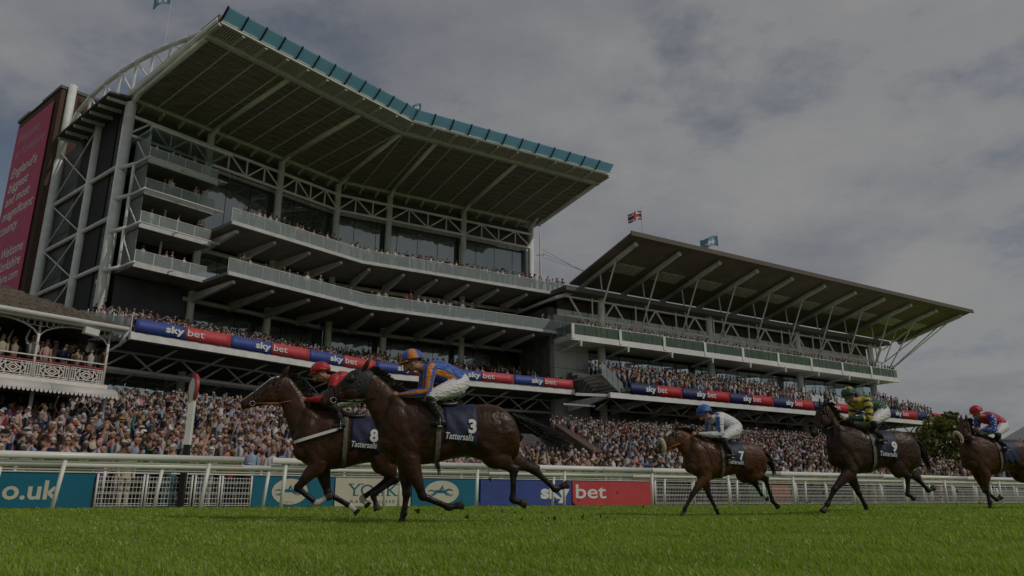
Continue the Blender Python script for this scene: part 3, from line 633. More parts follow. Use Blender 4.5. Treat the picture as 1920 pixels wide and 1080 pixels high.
# dark end wall at the right with lettering
m = MB(); slabq(m, 2, L2 + 0.5, L2 + 3.2, -6, -1.6, 5.5, 19.5); m.build('end_wall', DARK, gs)
for k in range(5):
    for j in range(2):
        m = MB(); slabq(m, 2, L2 + 0.52 + j * 1.35, L2 + 0.5 + (j + 1) * 1.35 - 0.03, -1.59, -1.5, 5.6 + k * 2.75, 5.6 + (k + 1) * 2.75 - 0.04); m.build('end_wall_panel', DARK, gs)
text_on('lettering', 'Welcome', LETW, gs, w2(L2 - 0.9, -1.45, 12.6), (U2[0], U2[1], 0), ZD, 0.75, 0.01, 0.0, 0.02, 'L', width=3.9)
tag(gs, 'large grandstand with a huge flat cantilevered roof edged in teal glass, at the left', 'grandstand')
# banners hung along the front of the seating tier
def skybanner(frame, u0, u1_, o, z0, z1, mb, mr, label, group, org):
    P = lambda u, z, oo=0.0: frame(u, o + 0.06 + oo, z)
    um = u0 + (u1_ - u0) * 0.5; e = empty('advertising_banner', tuple(P((u0 + u1_) / 2, z0) + org)); L0 = P((u0 + u1_) / 2, z0)
    x = P(u1_, z0) - P(u0, z0)
    for nm, a, b, mm in (('blue_panel', u0, um, mb), ('red_panel', um, u1_, mr)):
        m = MB(); n = 8; vs = []; fs = []
        for k in range(n + 1):
            u = a + (b - a) * k / n
            wv = 0.025 * math.sin(k * 2.3 + a * 3)
            vs += [P(u, z0, wv) - L0, P(u, z1, -wv * 0.5) - L0, P(u, z0, wv - 0.03) - L0, P(u, z1, -wv * 0.5 - 0.03) - L0]
        for k in range(n):
            i = 4 * k; fs += [(i, i + 4, i + 5, i + 1), (i + 2, i + 3, i + 7, i + 6), (i + 1, i + 5, i + 7, i + 3), (i, i + 2, i + 6, i + 4)]
        m.add(vs, fs + [(0, 1, 3, 2), (4 * n, 4 * n + 2, 4 * n + 3, 4 * n + 1)]).build(nm, mm, e, True)
    h = z1 - z0
    text_on('lettering', 'sky', LETW, e, P(um - 0.12, z0 + h * 0.34, 0.05) - L0, x, ZD, h * 0.50, 0.035, 0.0, 0.0, 'R', width=(u1_ - u0) * 0.19)
    text_on('lettering', 'bet', LETW, e, P(um + 0.12, z0 + h * 0.34, 0.05) - L0, x, ZD, h * 0.52, 0.008, 0.0, 0.0, 'L', width=(u1_ - u0) * 0.18)
    tag(e, label, 'banner', group)
e1 = L1 - TIER_O * KT; e2 = TIER_O * KT
for k in range(3): skybanner(w1, -1.1 + k * (e1 + 1.1) / 3, -1.1 + (k + 1) * (e1 + 1.1) / 3 - 0.03, TIER_O, 10.93, 11.85, SBLUE, SRED, f'blue and red cloth banner, {ORD[k]} from the left on the large grandstand', 'banners on the large grandstand', GO)
for k in range(3): skybanner(w2, e2 + k * (L2 - 0.9 - e2) / 3, e2 + (k + 1) * (L2 - 0.9 - e2) / 3 - 0.03, TIER_O, 10.93, 11.85, SBLUE, SRED, f'blue and red cloth banner, {ORD[k + 3]} from the left on the large grandstand', 'banners on the large grandstand', GO)
# ------------------------------------------------------------------ smaller grandstand at the right
C0 = V(9.6, 78.1); CU = V(0.857, 0.515); CN = V(0.515, -0.857); CO = V(C0[0], C0[1], 6.0)
g2 = empty('grandstand', tuple(CO))
def c2(u, o, z): p = C0 + CU * u + CN * o; return V(p[0], p[1], z) - CO
def blk(m, u0, u1_, o0, o1, z0, z1):
    return m.hexa([c2(u0, o1, z0), c2(u1_, o1, z0), c2(u1_, o0, z0), c2(u0, o0, z0), c2(u0, o1, z1), c2(u1_, o1, z1), c2(u1_, o0, z1), c2(u0, o0, z1)])
CC = [0.0, 16.2, 32.0, 47.4]
PALE = mat('pale_panel', (0.80, 0.80, 0.77), 0.6, var=0.12, vscale=0.6)
for u in CC:
    MB().tube(c2(u, 0, 5.5), c2(u, 0, 16.2), 0.42, 12).build('column', STEELG, g2, True)
    MB().tube(c2(u, 0.2, 16.5), c2(u, 0.2, 21.6), 0.38, 12).build('column', WHITE, g2, True)
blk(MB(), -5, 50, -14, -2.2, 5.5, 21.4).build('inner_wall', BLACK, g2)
n = 26
for k in range(n):
    a = -4.5 + k * 54 / n; b = a + 54 / n - 0.12
    blk(MB(), a, b, -1.7, -1.6, 12.6, 15.6).build('window_pane', GLS2 if k % 3 else GLS, g2)
    blk(MB(), a, b, -1.7, -1.6, 6.3, 9.3).build('window_pane', GLS2 if k % 4 else GLS, g2)
    blk(MB(), a, b, -1.8, -1.68, 16.6, 18.7).build('upper_panel', PALE if k % 2 else mat('pale_screen', (0.85, 0.86, 0.86), 0.4, var=0.1), g2)
    blk(MB(), a, b, -1.8, -1.66, 18.75, 20.1).build('upper_rail_panel', PALE, g2)
    blk(MB(), a, b, -1.9, -1.7, 20.15, 21.2).build('louvre_panel', mat('brown_louvre', (0.075, 0.06, 0.05), 0.7, var=0.2), g2)
blk(MB(), -5.3, 50.5, -2.1, 1.75, 16.05, 16.5).build('balcony_slab', PALE, g2)
blk(MB(), -5.4, 50.6, 1.76, 2.05, 15.95, 16.55).build('edge_beam', PALE, g2)
blk(MB(), -5.4, 50.6, -2.6, 1.3, 21.4, 21.9).build('parapet', mat('brown_parapet', (0.13, 0.11, 0.09), 0.7, var=0.15), g2)
n = 9
for k in range(n):
    a = -5.2 + k * 55.6 / n; b = a + 55.6 / n
    blk(MB(), a - 0.16, a + 0.16, 2.0, 2.12, 16.1, 17.65).build('balustrade_pier', PALE, g2)
    for j in range(4):
        w = (b - a - 0.4) / 4; blk(MB(), a + 0.2 + j * w, a + 0.2 + (j + 1) * w - 0.06, 1.95, 1.98, 16.6, 17.6).build('balustrade_pane', GRNG, g2)
    MB().beam(c2(a + 0.8, -1.0, 15.35), c2(a + 0.8, 2.4, 15.75), 0.22, 0.22).build('bracket', STEELG, g2)
    MB().tube(c2(a + 0.8, 2.3, 15.3), c2(a + 0.8, 2.3, 15.95), 0.12, 8).build('bracket_drop', WHITE, g2)
MB().tube(c2(-5.3, 1.97, 17.66), c2(50.5, 1.97, 17.66), 0.04, 6).build('handrail', WHITE, g2)
for k in range(3): blk(MB(), -5.35, -5.3, -1.4 + k * 1.1, -0.4 + k * 1.1, 16.6, 17.6).build('balustrade_pane', GRNG, g2)
# lattice between the columns
u = -4.4; k = 0
while u < 49:
    ub = u + 6.03
    MB().beam(c2(u, 0.4, 21.0), c2((u + ub) / 2, 0.4, 17.0), 0.14, 0.14).build('lattice_diagonal', WHITE, g2)
    MB().beam(c2((u + ub) / 2, 0.4, 17.0), c2(ub, 0.4, 21.0), 0.14, 0.14).build('lattice_diagonal', WHITE, g2)
    MB().beam(c2((u + ub) / 2, 0.45, 17.0), c2((u + ub) / 2, 0.45, 21.2), 0.13, 0.13).build('lattice_post', WHITE, g2)
    u = ub; k += 1
for z in (18.9, 21.0): MB().beam(c2(-4.8, 0.3, z), c2(50, 0.3, z), 0.16, 0.16).build('lattice_rail', WHITE, g2)
# roof sloping up to the front
rf2 = empty('roof'); rf2.parent = g2
BROWN = mat('brown_roof_underside', (0.24, 0.195, 0.16), 0.75, var=0.2, vscale=0.5, stretch=(1, 1, 1))
r2z = lambda o: 23.4 + (26.0 - 23.4) * (o + 3.4) / 11.0
def rq(m, u0, u1_, o0, o1, d0, d1):
    return m.hexa([c2(u0, o1, r2z(o1) + d0), c2(u1_, o1, r2z(o1) + d0), c2(u1_, o0, r2z(o0) + d0), c2(u0, o0, r2z(o0) + d0), c2(u0, o1, r2z(o1) + d1), c2(u1_, o1, r2z(o1) + d1), c2(u1_, o0, r2z(o0) + d1), c2(u0, o0, r2z(o0) + d1)])
NB = 11; bu = [(-0.3 + k * 60.2 / (NB - 1)) for k in range(NB)]
edges = [-1.6] + [(a + b) / 2 for a, b in zip(bu[:-1], bu[1:])] + [61.6]
for a, b in zip(edges[:-1], edges[1:]): rq(MB(), a + 0.01, b - 0.01, -3.4, 7.6, 0.3, 0.5).build('roof_deck_bay', BROWN, rf2)
MB().beam(c2(-1.7, 7.68, r2z(7.6) + 0.35), c2(61.7, 7.68, r2z(7.6) + 0.35), 0.14, 0.5).build('roof_edge', mat('brown_parapet', (0.13, 0.11, 0.09)), rf2)
PLX = mat('rooflight', (0.60, 0.58, 0.52), 0.5, var=0.25, vscale=2)
for k, u in enumerate(bu):
    MB().tube(c2(u, -3.0, r2z(-3.0) - 0.1), c2(u, 6.7, r2z(6.7) - 0.1), 0.27, 10).build('roof_beam', STEELG, rf2, True)
    MB().tube(c2(u, 6.7, r2z(6.7) - 0.1), c2(u, 6.76, r2z(6.7) - 0.09), 0.3, 10).build('beam_cap', LETW, rf2, True)
    MB().tube(c2(min(u - 0.9, 50.1), 0.5, 17.4), c2(u, 3.4, r2z(3.4) - 0.2), 0.09, 6).build('raking_strut', WHITE, g2, True)
    MB().tube(c2(min(u + 0.6, 50.0), 0.5, 19.0), c2(u, 0.6, r2z(0.6) - 0.2), 0.08, 6).build('raking_strut', WHITE, g2, True)
    if u < 51: MB().tube(c2(u, -2.4, 21.9), c2(u, -2.2, r2z(-2.2) - 0.2), 0.09, 6).build('roof_post', STEELG, g2, True)
    if k < NB - 1:
        rq(MB(), u + 1.2, u + 4.9, 0.6, 2.4, 0.22, 0.295).build('rooflight', PLX, rf2)
        for j in range(5): MB().beam(c2(u + 1.5 + j * 0.75, 0.6, r2z(0.6) + 0.19), c2(u + 1.5 + j * 0.75, 2.4, r2z(2.4) + 0.19), 0.05, 0.05).build('rooflight_bar', STEELG, rf2)
MB().tube(c2(50.2, 0.4, 17.4), c2(60.0, 5.5, r2z(5.5)), 0.08, 6).build('tie_rod', WHITE, g2, True)
MB().tube(c2(50.2, 0.4, 20.8), c2(56.0, 2.0, r2z(2.0)), 0.08, 6).build('tie_rod', WHITE, g2, True)
# seating tier, fascia and truss
T2O = 7.0
for k in range(8):
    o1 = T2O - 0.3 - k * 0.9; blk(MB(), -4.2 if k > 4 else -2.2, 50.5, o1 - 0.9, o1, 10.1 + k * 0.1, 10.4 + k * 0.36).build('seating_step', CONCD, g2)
blk(MB(), -4.6, 52.0, T2O - 0.3, T2O, 9.55, 10.05).build('fascia', PALE, g2)
blk(MB(), -4.4, 51.8, -1.5, T2O - 0.4, 9.9, 9.95).build('tier_soffit', MATS['dark_soffit'], g2)
blk(MB(), -4.9, 50, -1.6, -0.4, 11.6, 12.5).build('concourse_floor', CONCD, g2)
MB().tube(c2(-4.5, 4.5, 8.7), c2(51, 4.5, 8.7), 0.12, 8).build('truss_chord', mat('rust_steel', (0.20, 0.13, 0.10), 0.6), g2, True)
n = 30
for k in range(n):
    a = -4.4 + k * 55 / n; b = a + 55 / n; zz = (8.7, 9.9) if k % 2 == 0 else (9.9, 8.7)
    MB().tube(c2(a, 4.5, zz[0]), c2(b, 4.5, zz[1]), 0.07, 6).build('truss_diagonal', STEELG, g2, True)
    if k % 3 == 0: MB().hexa([c2(a - 0.15, 0, 8.9), c2(a + 0.15, 0, 8.9), c2(a + 0.15, 6.4, 9.6), c2(a - 0.15, 6.4, 9.6), c2(a - 0.15, 0, 9.88), c2(a + 0.15, 0, 9.88), c2(a + 0.15, 6.4, 9.88), c2(a - 0.15, 6.4, 9.88)]).build('bracket', STEELG, g2)
for k in range(8):
    o1 = T2O - 0.95 - k * 0.9; z = 10.4 + k * 0.36; ms = MB(); u = 20.0
    while u < 50: ms.hexa([c2(u, o1, z + 0.38), c2(u + 0.42, o1, z + 0.38), c2(u + 0.42, o1 - 0.4, z + 0.38), c2(u, o1 - 0.4, z + 0.38), c2(u, o1, z + 0.44), c2(u + 0.42, o1, z + 0.44), c2(u + 0.42, o1 - 0.4, z + 0.44), c2(u, o1 - 0.4, z + 0.44)]); ms.hexa([c2(u, o1 - 0.38, z + 0.42), c2(u + 0.42, o1 - 0.38, z + 0.42), c2(u + 0.42, o1 - 0.44, z + 0.42), c2(u, o1 - 0.44, z + 0.42), c2(u, o1 - 0.44, z + 0.86), c2(u + 0.42, o1 - 0.44, z + 0.86), c2(u + 0.42, o1 - 0.49, z + 0.86), c2(u, o1 - 0.49, z + 0.86)]); u += 0.52
    tag(ms.build('seat_row', mat('pale_seat', (0.62, 0.63, 0.63), 0.5), g2), kind='stuff')
# clad block and stair at its left end
for k in range(7):
    for j in range(3):
        blk(MB(), -5.3 + j * 1.5, -5.3 + (j + 1) * 1.5 - 0.04, -2.0, -1.2, 6.0 + k * 1.9, 6.0 + (k + 1) * 1.9 - 0.04).build('clad_panel', mat('grey_cladding', (0.42, 0.42, 0.40), 0.6, var=0.12, vscale=0.4), g2)
blk(MB(), -5.4, -0.6, -8, -2.05, 5.5, 20.3).build('clad_core', CONCD, g2)
m = MB(); m.hexa([c2(-6.0, 0.2, 20.6), c2(-2.0, 0.2, 22.0), c2(-2.0, -8, 22.0), c2(-6.0, -8, 20.6), c2(-6.0, 0.2, 20.9), c2(-2.0, 0.2, 22.4), c2(-2.0, -8, 22.4), c2(-6.0, -8, 20.9)]); m.build('side_roof', PALE, g2)
for k in range(7):
    blk(MB(), -4.4 + k * 0.36, -4.05 + k * 0.36, 1.0, 5.6, 11.9 - k * 0.27, 12.1 - k * 0.27).build('stair_tread', CONC, g2)
for k in range(4):
    a = -4.5 + k * 0.65; MB().hexa([c2(a, 5.7, 11.9 - k * 0.5), c2(a + 0.6, 5.7, 11.45 - k * 0.5), c2(a + 0.6, 5.66, 11.45 - k * 0.5), c2(a, 5.66, 11.9 - k * 0.5), c2(a, 5.7, 13.2 - k * 0.5), c2(a + 0.6, 5.7, 12.75 - k * 0.5), c2(a + 0.6, 5.66, 12.75 - k * 0.5), c2(a, 5.66, 13.2 - k * 0.5)]).build('stair_pane', BALG, g2)
MB().beam(c2(-7.2, 3.0, 9.2), c2(-4.5, 4.5, 9.0), 0.18, 0.18).build('link_beam', STEELG, g2)
MB().beam(c2(-7.2, 5.0, 9.9), c2(-4.5, 6.5, 9.8), 0.3, 0.25).build('link_beam', PALE, g2)
tag(g2, 'smaller grandstand with a brown upswept roof on tubes and green glass balcony, at the right', 'grandstand')
for k in range(8):
    a = -2.2 + k * 54.0 / 8; skybanner(c2, a, a + 54.0 / 8 - 0.03, T2O, 10.08, 11.15, SNAVY, SRED2, f'navy and deep red banner, {ORD[k]} from the left on the smaller grandstand', 'banners on the smaller grandstand', CO)
# ------------------------------------------------------------------ brick tower with crimson banner
bt = empty('brick_tower', tuple(w1(-1.0, -21, 6.0) + GO)); BO = w1(-1.0, -21, 6.0)
def tw(t, u, z): return w1(u, -t, z) - BO
def tblk(m, t0, t1, u0, u1_, z0, z1):
    return m.hexa([tw(t0, u0, z0), tw(t0, u1_, z0), tw(t1, u1_, z0), tw(t1, u0, z0), tw(t0, u0, z1), tw(t0, u1_, z1), tw(t1, u1_, z1), tw(t1, u0, z1)])
tblk(MB(), 14.0, 24.9, -1.0, 5.0, 5.5, 37.9).build('wall', BRICK, bt)
rb = random.Random(4)
bm = MATS['red_brown_brick']; bm2 = mat('dark_brick', (0.09, 0.045, 0.034), 0.85, var=0.3, vscale=12)
m = MB(); m2 = MB(); z = 17.0; r = 0
while z < 37.8:
    t = 14.02 + (0.12 if r % 2 else 0)
    while t < 15.6:
        (m if rb.random() < 0.7 else m2).hexa([tw(t, -1.03, z), tw(t, -1.0, z), tw(t + 0.215, -1.0, z), tw(t + 0.215, -1.03, z), tw(t, -1.03, z + 0.07), tw(t, -1.0, z + 0.07), tw(t + 0.215, -1.0, z + 0.07), tw(t + 0.215, -1.03, z + 0.07)]); t += 0.235
    z += 0.09; r += 1
tag(m.build('brick_facing', bm, bt), kind='stuff'); tag(m2.build('dark_brick_facing', bm2, bt), kind='stuff')
for t0, t1, zz in ((13.9, 18.5, 38.2), (18.4, 22.0, 38.0), (21.9, 25.05, 38.25)): tblk(MB(), t0, t1, -1.15, 5.1, 37.9, zz).build('coping', mat('lead_coping', (0.10, 0.10, 0.10), 0.6), bt)
tblk(MB(), 12.2, 14.4, 1.5, 5.0, 30, 36.0).build('stair_head', mat('orange_brick', (0.30, 0.15, 0.09), 0.85, var=0.3, vscale=8), bt)
tag(bt, 'tall brown brick tower behind the left end of the large grandstand', 'tower')
ban = empty('wall_banner', tuple(w1(-1.1, -21.5, 26) + GO)); NO = w1(-1.1, -21.5, 26)
B_ = lambda t, z, l=0.0: w1(-1.12 - l, -t, z) - NO
MB().hexa([B_(24.4, 12), B_(15.1, 12), B_(15.1, 12, 0.05), B_(24.4, 12, 0.05), B_(24.4, 36.9), B_(15.1, 36.9), B_(15.1, 36.9, 0.05), B_(24.4, 36.9, 0.05)]).build('cloth', MAG, ban)
bxd = tuple(B_(16.2, 20) - B_(27, 20))
for txt, z, mm, h, bo in [('Welcome', 33.7, LETP, 1.0, 0.006), ('to Yorkshire', 32.0, LETP, 1.0, 0.006), ("England's", 29.9, LETW, 1.0, 0.012), ('biggest', 28.35, LETW, 1.0, 0.012), ('and most', 26.85, LETW, 1.0, 0.012), ('magnificent', 25.3, LETW, 1.0, 0.012), ('county', 23.75, LETW, 1.0, 0.012), ('Welcome', 21.0, LETW, 1.0, 0.012), ('to Yorkshire', 19.65, LETW, 1.0, 0.012), ('yorkshire.com', 18.4, LETW, 0.85, 0.008)]:
    tw_ = {'Welcome': 6.6, 'to Yorkshire': 9.0, "England's": 7.9, 'biggest': 6.2, 'and most': 7.4, 'magnificent': 9.2, 'county': 5.7, 'yorkshire.com': 9.4}[txt]
    right = z < 21.5
    text_on('lettering', txt, mm, ban, B_(23.5 if not right else 16.0, z + 1.2, 0.06), bxd, ZD, h, bo, 0.18, 0.0, 'R' if right else 'L', width=tw_ * 0.85)
tag(ban, 'huge crimson banner with white and pink words on the brick tower', 'banner')
# ------------------------------------------------------------------ old pavilion at the left edge
PU = V(math.sin(R(38)), math.cos(R(38))); PN = V(PU[1], -PU[0]); P0 = V(-18.83, 34.07); PO = V(P0[0], P0[1], 3.0)
pv = empty('pavilion', tuple(PO))
def pw(u, o, z): p = P0 + PU * u + PN * o; return V(p[0], p[1], z) - PO
def pb(m, u0, u1_, o0, o1, z0, z1):
    return m.hexa([pw(u0, o1, z0), pw(u1_, o1, z0), pw(u1_, o0, z0), pw(u0, o0, z0), pw(u0, o1, z1), pw(u1_, o1, z1), pw(u1_, o0, z1), pw(u0, o0, z1)])
PF, PE, PL = 5.3, 7.95, -22.0
pb(MB(), PL, -0.15, -7, -3.2, 0.5, PE).build('back_wall', BLACK, pv)
pb(MB(), PL, 0, -3.4, 0.0, PF - 0.25, PF).build('balcony_floor', CONC, pv)
pb(MB(), PL, 0.05, -3.2, -0.2, PE - 0.05, PE).build('ceiling', MATS['dark_soffit'], pv)
pb(MB(), PL, 0.1, 0.0, 0.12, PF - 0.11, PF + 0.08).build('floor_edge', IRON, pv)
# tiled roof, hipped at the right end, with rows of tiles
rt = empty('roof'); rt.parent = pv
RG = (-3.6, 10.2); hip = -6.5
def roofpt(u, f, side=0.0): # f 0 eaves .. 1 ridge
    return pw(u, 0.6 + (RG[0] - 0.6) * f, PE + 0.15 + (RG[1] - PE) * f)
MB().add([pw(PL, 0.6, PE + 0.12), pw(0.3, 0.6, PE + 0.12), pw(hip, RG[0], RG[1]), pw(PL, RG[0], RG[1]), pw(0.3, -7.8, PE + 0.12), pw(PL, -7.8, PE + 0.12)], [(0, 1, 2, 3), (1, 4, 2), (4, 5, 3, 2), (0, 3, 5), (0, 5, 4, 1)]).build('roof_body', TILE, rt)
NR = 15; m = MB(); rt_r = random.Random(8)
tm2 = mat('mossy_tile', (0.15, 0.125, 0.075), 0.9, var=0.3, vscale=6)
mm_ = [MB(), MB()]
for r in range(NR):
    f0, f1 = r / NR, (r + 1.12) / NR; ue = 0.3 + (hip - 0.3) * f0
    u = PL
    while u < ue - 0.05:
        w = rt_r.uniform(0.26, 0.42); ub = min(u + w, ue); dzr = rt_r.uniform(0.0, 0.03)
        a, b, c, d = roofpt(u + 0.01, f0), roofpt(ub - 0.01, f0), roofpt(ub - 0.01, min(f1, 1)), roofpt(u + 0.01, min(f1, 1)); up = V(0, 0, 1)
        mm_[0 if rt_r.random() < 0.65 else 1].hexa([a + up * (0.02 + dzr), b + up * (0.02 + dzr), c, d, a + up * (0.06 + dzr), b + up * (0.06 + dzr), c + up * 0.03, d + up * 0.03]); u = ub
tag(mm_[0].build('roof_tiles', TILE, rt), kind='stuff'); tag(mm_[1].build('roof_tiles', tm2, rt), kind='stuff')
MB().tube(pw(PL, 0.70, PE + 0.05), pw(0.4, 0.70, PE + 0.05), 0.11, 8).build('gutter', IRON, pv, True)
pb(MB(), PL, 0.3, 0.42, 0.58, PE - 0.12, PE + 0.12).build('eaves_board', IRON, pv)
MB().tube(pw(0.4, 0.70, PE + 0.0), pw(0.3, 0.2, PE - 0.7), 0.07, 6).build('downpipe', IRON, pv, True)
BOSS = MB().ball((0, 0, 0), 0.04, 6, 4).build('red_boss', REDP)
posts = [-0.12 - 2.95 * k for k in range(8)]
for k, u in enumerate(posts):
    MB().tube(pw(u, 0.05, PF), pw(u, 0.05, PE), 0.06, 8).build('post', IRON, pv, True)
    m = MB()
    for j in range(16):
        z0 = PF + 1.0 + j * 0.11; a0 = j * 1.1; a1 = a0 + 1.1; c = pw(u, 0.05, 0)
        m.tube((c[0] + 0.062 * math.cos(a0), c[1] + 0.062 * math.sin(a0), z0 - 3.0), (c[0] + 0.062 * math.cos(a1), c[1] + 0.062 * math.sin(a1), z0 + 0.11 - 3.0), 0.016, 4)
    m.build('spiral_stripe', REDP, pv)
    MB().tube(pw(u, 0.5, 0.5), pw(u, 0.5, PF - 0.6), 0.075, 8).build('lower_post', IRON, pv, True)
    if k == 7: break
    ub = posts[k + 1]
    # arched valance with rings
    n = 12; m = MB()
    for j in range(n):
        fa, fb = j / n, (j + 1) / n; za = PE - 0.75 + 0.6 * math.sin(math.pi * fa) ** 0.6; zb = PE - 0.75 + 0.6 * math.sin(math.pi * fb) ** 0.6
        ua, ubb = u + (ub - u) * fa, u + (ub - u) * fb
        m.beam(pw(ua, 0.06, za), pw(ubb, 0.06, zb), 0.05, 0.06)
        gap = PE - 0.1 - (za + zb) / 2
        if gap > 0.12:
            rr_ = min(0.14, gap / 2.1); c = pw((ua + ubb) / 2, 0.06, PE - 0.06 - rr_)
            for q in range(8):
                t0, t1 = 2 * math.pi * q / 8, 2 * math.pi * (q + 1) / 8
                m.beam(c + V(PU[0] * math.cos(t0), PU[1] * math.cos(t0), math.sin(t0)) * rr_, c + V(PU[0] * math.cos(t1), PU[1] * math.cos(t1), math.sin(t1)) * rr_, 0.03, 0.03)
    m.beam(pw(u, 0.06, PE - 0.05), pw(ub, 0.06, PE - 0.05), 0.05, 0.08); m.build('arched_valance', IRON, pv)
    # balustrade: pierced lattice panels with diamonds
    for h in range(2):
        ua = u + (ub - u) * (0.03 + h * 0.485); ubb = u + (ub - u) * (0.03 + h * 0.485 + 0.455); m = MB(); mr = MB()
        L_ = lambda f, z: pw(ua + (ubb - ua) * f, 0.06, PF + z * 0.86)
        for z in (0.14, 0.24, 0.74, 0.84): m.beam(L_(0, z), L_(1, z), 0.035, 0.03)
        for f in (0, 0.07, 0.14, 0.28, 0.72, 0.86, 0.93, 1.0): m.beam(L_(f, 0.14), L_(f, 0.84), 0.035, 0.035)
        for (a, b) in (((0.28, 0.49), (0.5, 0.74)), ((0.5, 0.74), (0.72, 0.49)), ((0.72, 0.49), (0.5, 0.24)), ((0.5, 0.24), (0.28, 0.49)), ((0.38, 0.49), (0.5, 0.62)), ((0.5, 0.62), (0.62, 0.49)), ((0.62, 0.49), (0.5, 0.36)), ((0.5, 0.36), (0.38, 0.49)), ((0.14, 0.49), (0.28, 0.74)), ((0.28, 0.24), (0.14, 0.49)), ((0.86, 0.49), (0.72, 0.74)), ((0.72, 0.24), (0.86, 0.49))):
            m.beam(L_(*a), L_(*b), 0.04, 0.045)
        m.build('lattice_panel', IRON, pv)
        for f, z in ((0.5, 0.49), (0.5, 0.78), (0.5, 0.19), (0.2, 0.49), (0.8, 0.49)): 
            bo = BOSS.copy() if BOSS.parent else BOSS; bo.parent = pv; bo.location = tuple(L_(f, z) + V(PN[0], PN[1], 0) * 0.03)
            if bo is not BOSS: COL.objects.link(bo)
    MB().beam(pw(u, 0.06, PF + 0.80), pw(ub, 0.06, PF + 0.80), 0.07, 0.05).build('red_rail', REDP, pv)
    MB().beam(pw(u, 0.1, PF + 1.02), pw(ub, 0.1, PF + 1.02), 0.05, 0.05).build('top_rail', IRON, pv)
# curved awning below the balcony
m = MB(); n = 8; prof = [(0.12 + 1.25 * math.sin(math.pi / 2 * k / n), PF - 0.12 - 0.42 * (1 - math.cos(math.pi / 2 * k / n))) for k in range(n + 1)]
nb = 8
for q in range(nb):
    ua, ub = PL + (0.1 - PL) * q / nb, PL + (0.1 - PL) * (q + 1) / nb - 0.02; vs = []; m = MB()
    for (o, z) in prof: vs += [pw(ua, o, z), pw(ub, o, z), pw(ua, o - 0.02, z - 0.03), pw(ub, o - 0.02, z - 0.03)]
    fs = []
    for k in range(n): i = 4 * k; fs += [(i, i + 1, i + 5, i + 4), (i + 2, i + 6, i + 7, i + 3), (i, i + 4, i + 6, i + 2), (i + 1, i + 3, i + 7, i + 5)]
    m.add(vs, fs).build('awning_sheet', mat('white_awning', (0.62, 0.60, 0.55), 0.6, var=0.12, vscale=1.0), pv, True)
m = MB(); k = 0; u = PL
while u < 0.1:
    m.add([pw(u, 1.38, PF - 0.54), pw(u + 0.16, 1.38, PF - 0.54), pw(u + 0.13, 1.38, PF - 0.65), pw(u + 0.08, 1.38, PF - 0.69), pw(u + 0.03, 1.38, PF - 0.65), pw(u, 1.35, PF - 0.54), pw(u + 0.16, 1.35, PF - 0.54), pw(u + 0.08, 1.35, PF - 0.69)], [(0, 4, 3, 2, 1), (5, 6, 7), (0, 1, 6, 5), (1, 2, 3, 7, 6), (0, 5, 7, 3, 4)]); u += 0.17
m.build('scalloped_trim', IRON, pv)
# speaker-like floodlight under the eaves
MB().beam(pw(-1.6, 0.9, PE - 0.35), pw(-1.0, 0.9, PE - 0.42), 0.3, 0.28).build('floodlight', IRON, pv)
tag(pv, 'old white iron-lace pavilion with a brown tiled roof at the left edge', 'pavilion')
# ------------------------------------------------------------------ brick parapet wall of the right terrace
WA, WB_ = V(4.0, 36.0), V(3.5, 61.0); bwl = empty('brick_wall', (3.8, 48, 1.0)); WO = V(*bwl.location)
wp = lambda f, dx, z: V(WA[0] + (WB_[0] - WA[0]) * f + dx, WA[1] + (WB_[1] - WA[1]) * f, z) - WO
wt = lambda f: 2.35 + 3.75 * f
MB().hexa([wp(0, 0, 0.1), wp(0, 0.35, 0.1), wp(1, 0.35, 0.1), wp(1, 0, 0.1), wp(0, 0, wt(0)), wp(0, 0.35, wt(0)), wp(1, 0.35, wt(1)), wp(1, 0, wt(1))]).build('wall', BRICK, bwl)
MB().beam(wp(0, 0.17, wt(0) + 0.07), wp(1, 0.17, wt(1) + 0.07), 0.5, 0.14).build('coping', mat('brown_coping', (0.13, 0.08, 0.06), 0.8, var=0.2), bwl)
for k in range(10): f = k / 9.5; MB().tube(wp(f, 0.6, wt(f)), wp(f, 0.6, wt(f) + 1.0), 0.03, 6).build('rail_post', GREYINK, bwl)
MB().tube(wp(0, 0.6, wt(0) + 1.0), wp(0.95, 0.6, wt(0.95) + 1.0), 0.03, 6).build('handrail', GREYINK, bwl)
tag(bwl, 'sloping brown brick parapet wall rising through the crowd between the grandstands', 'wall')
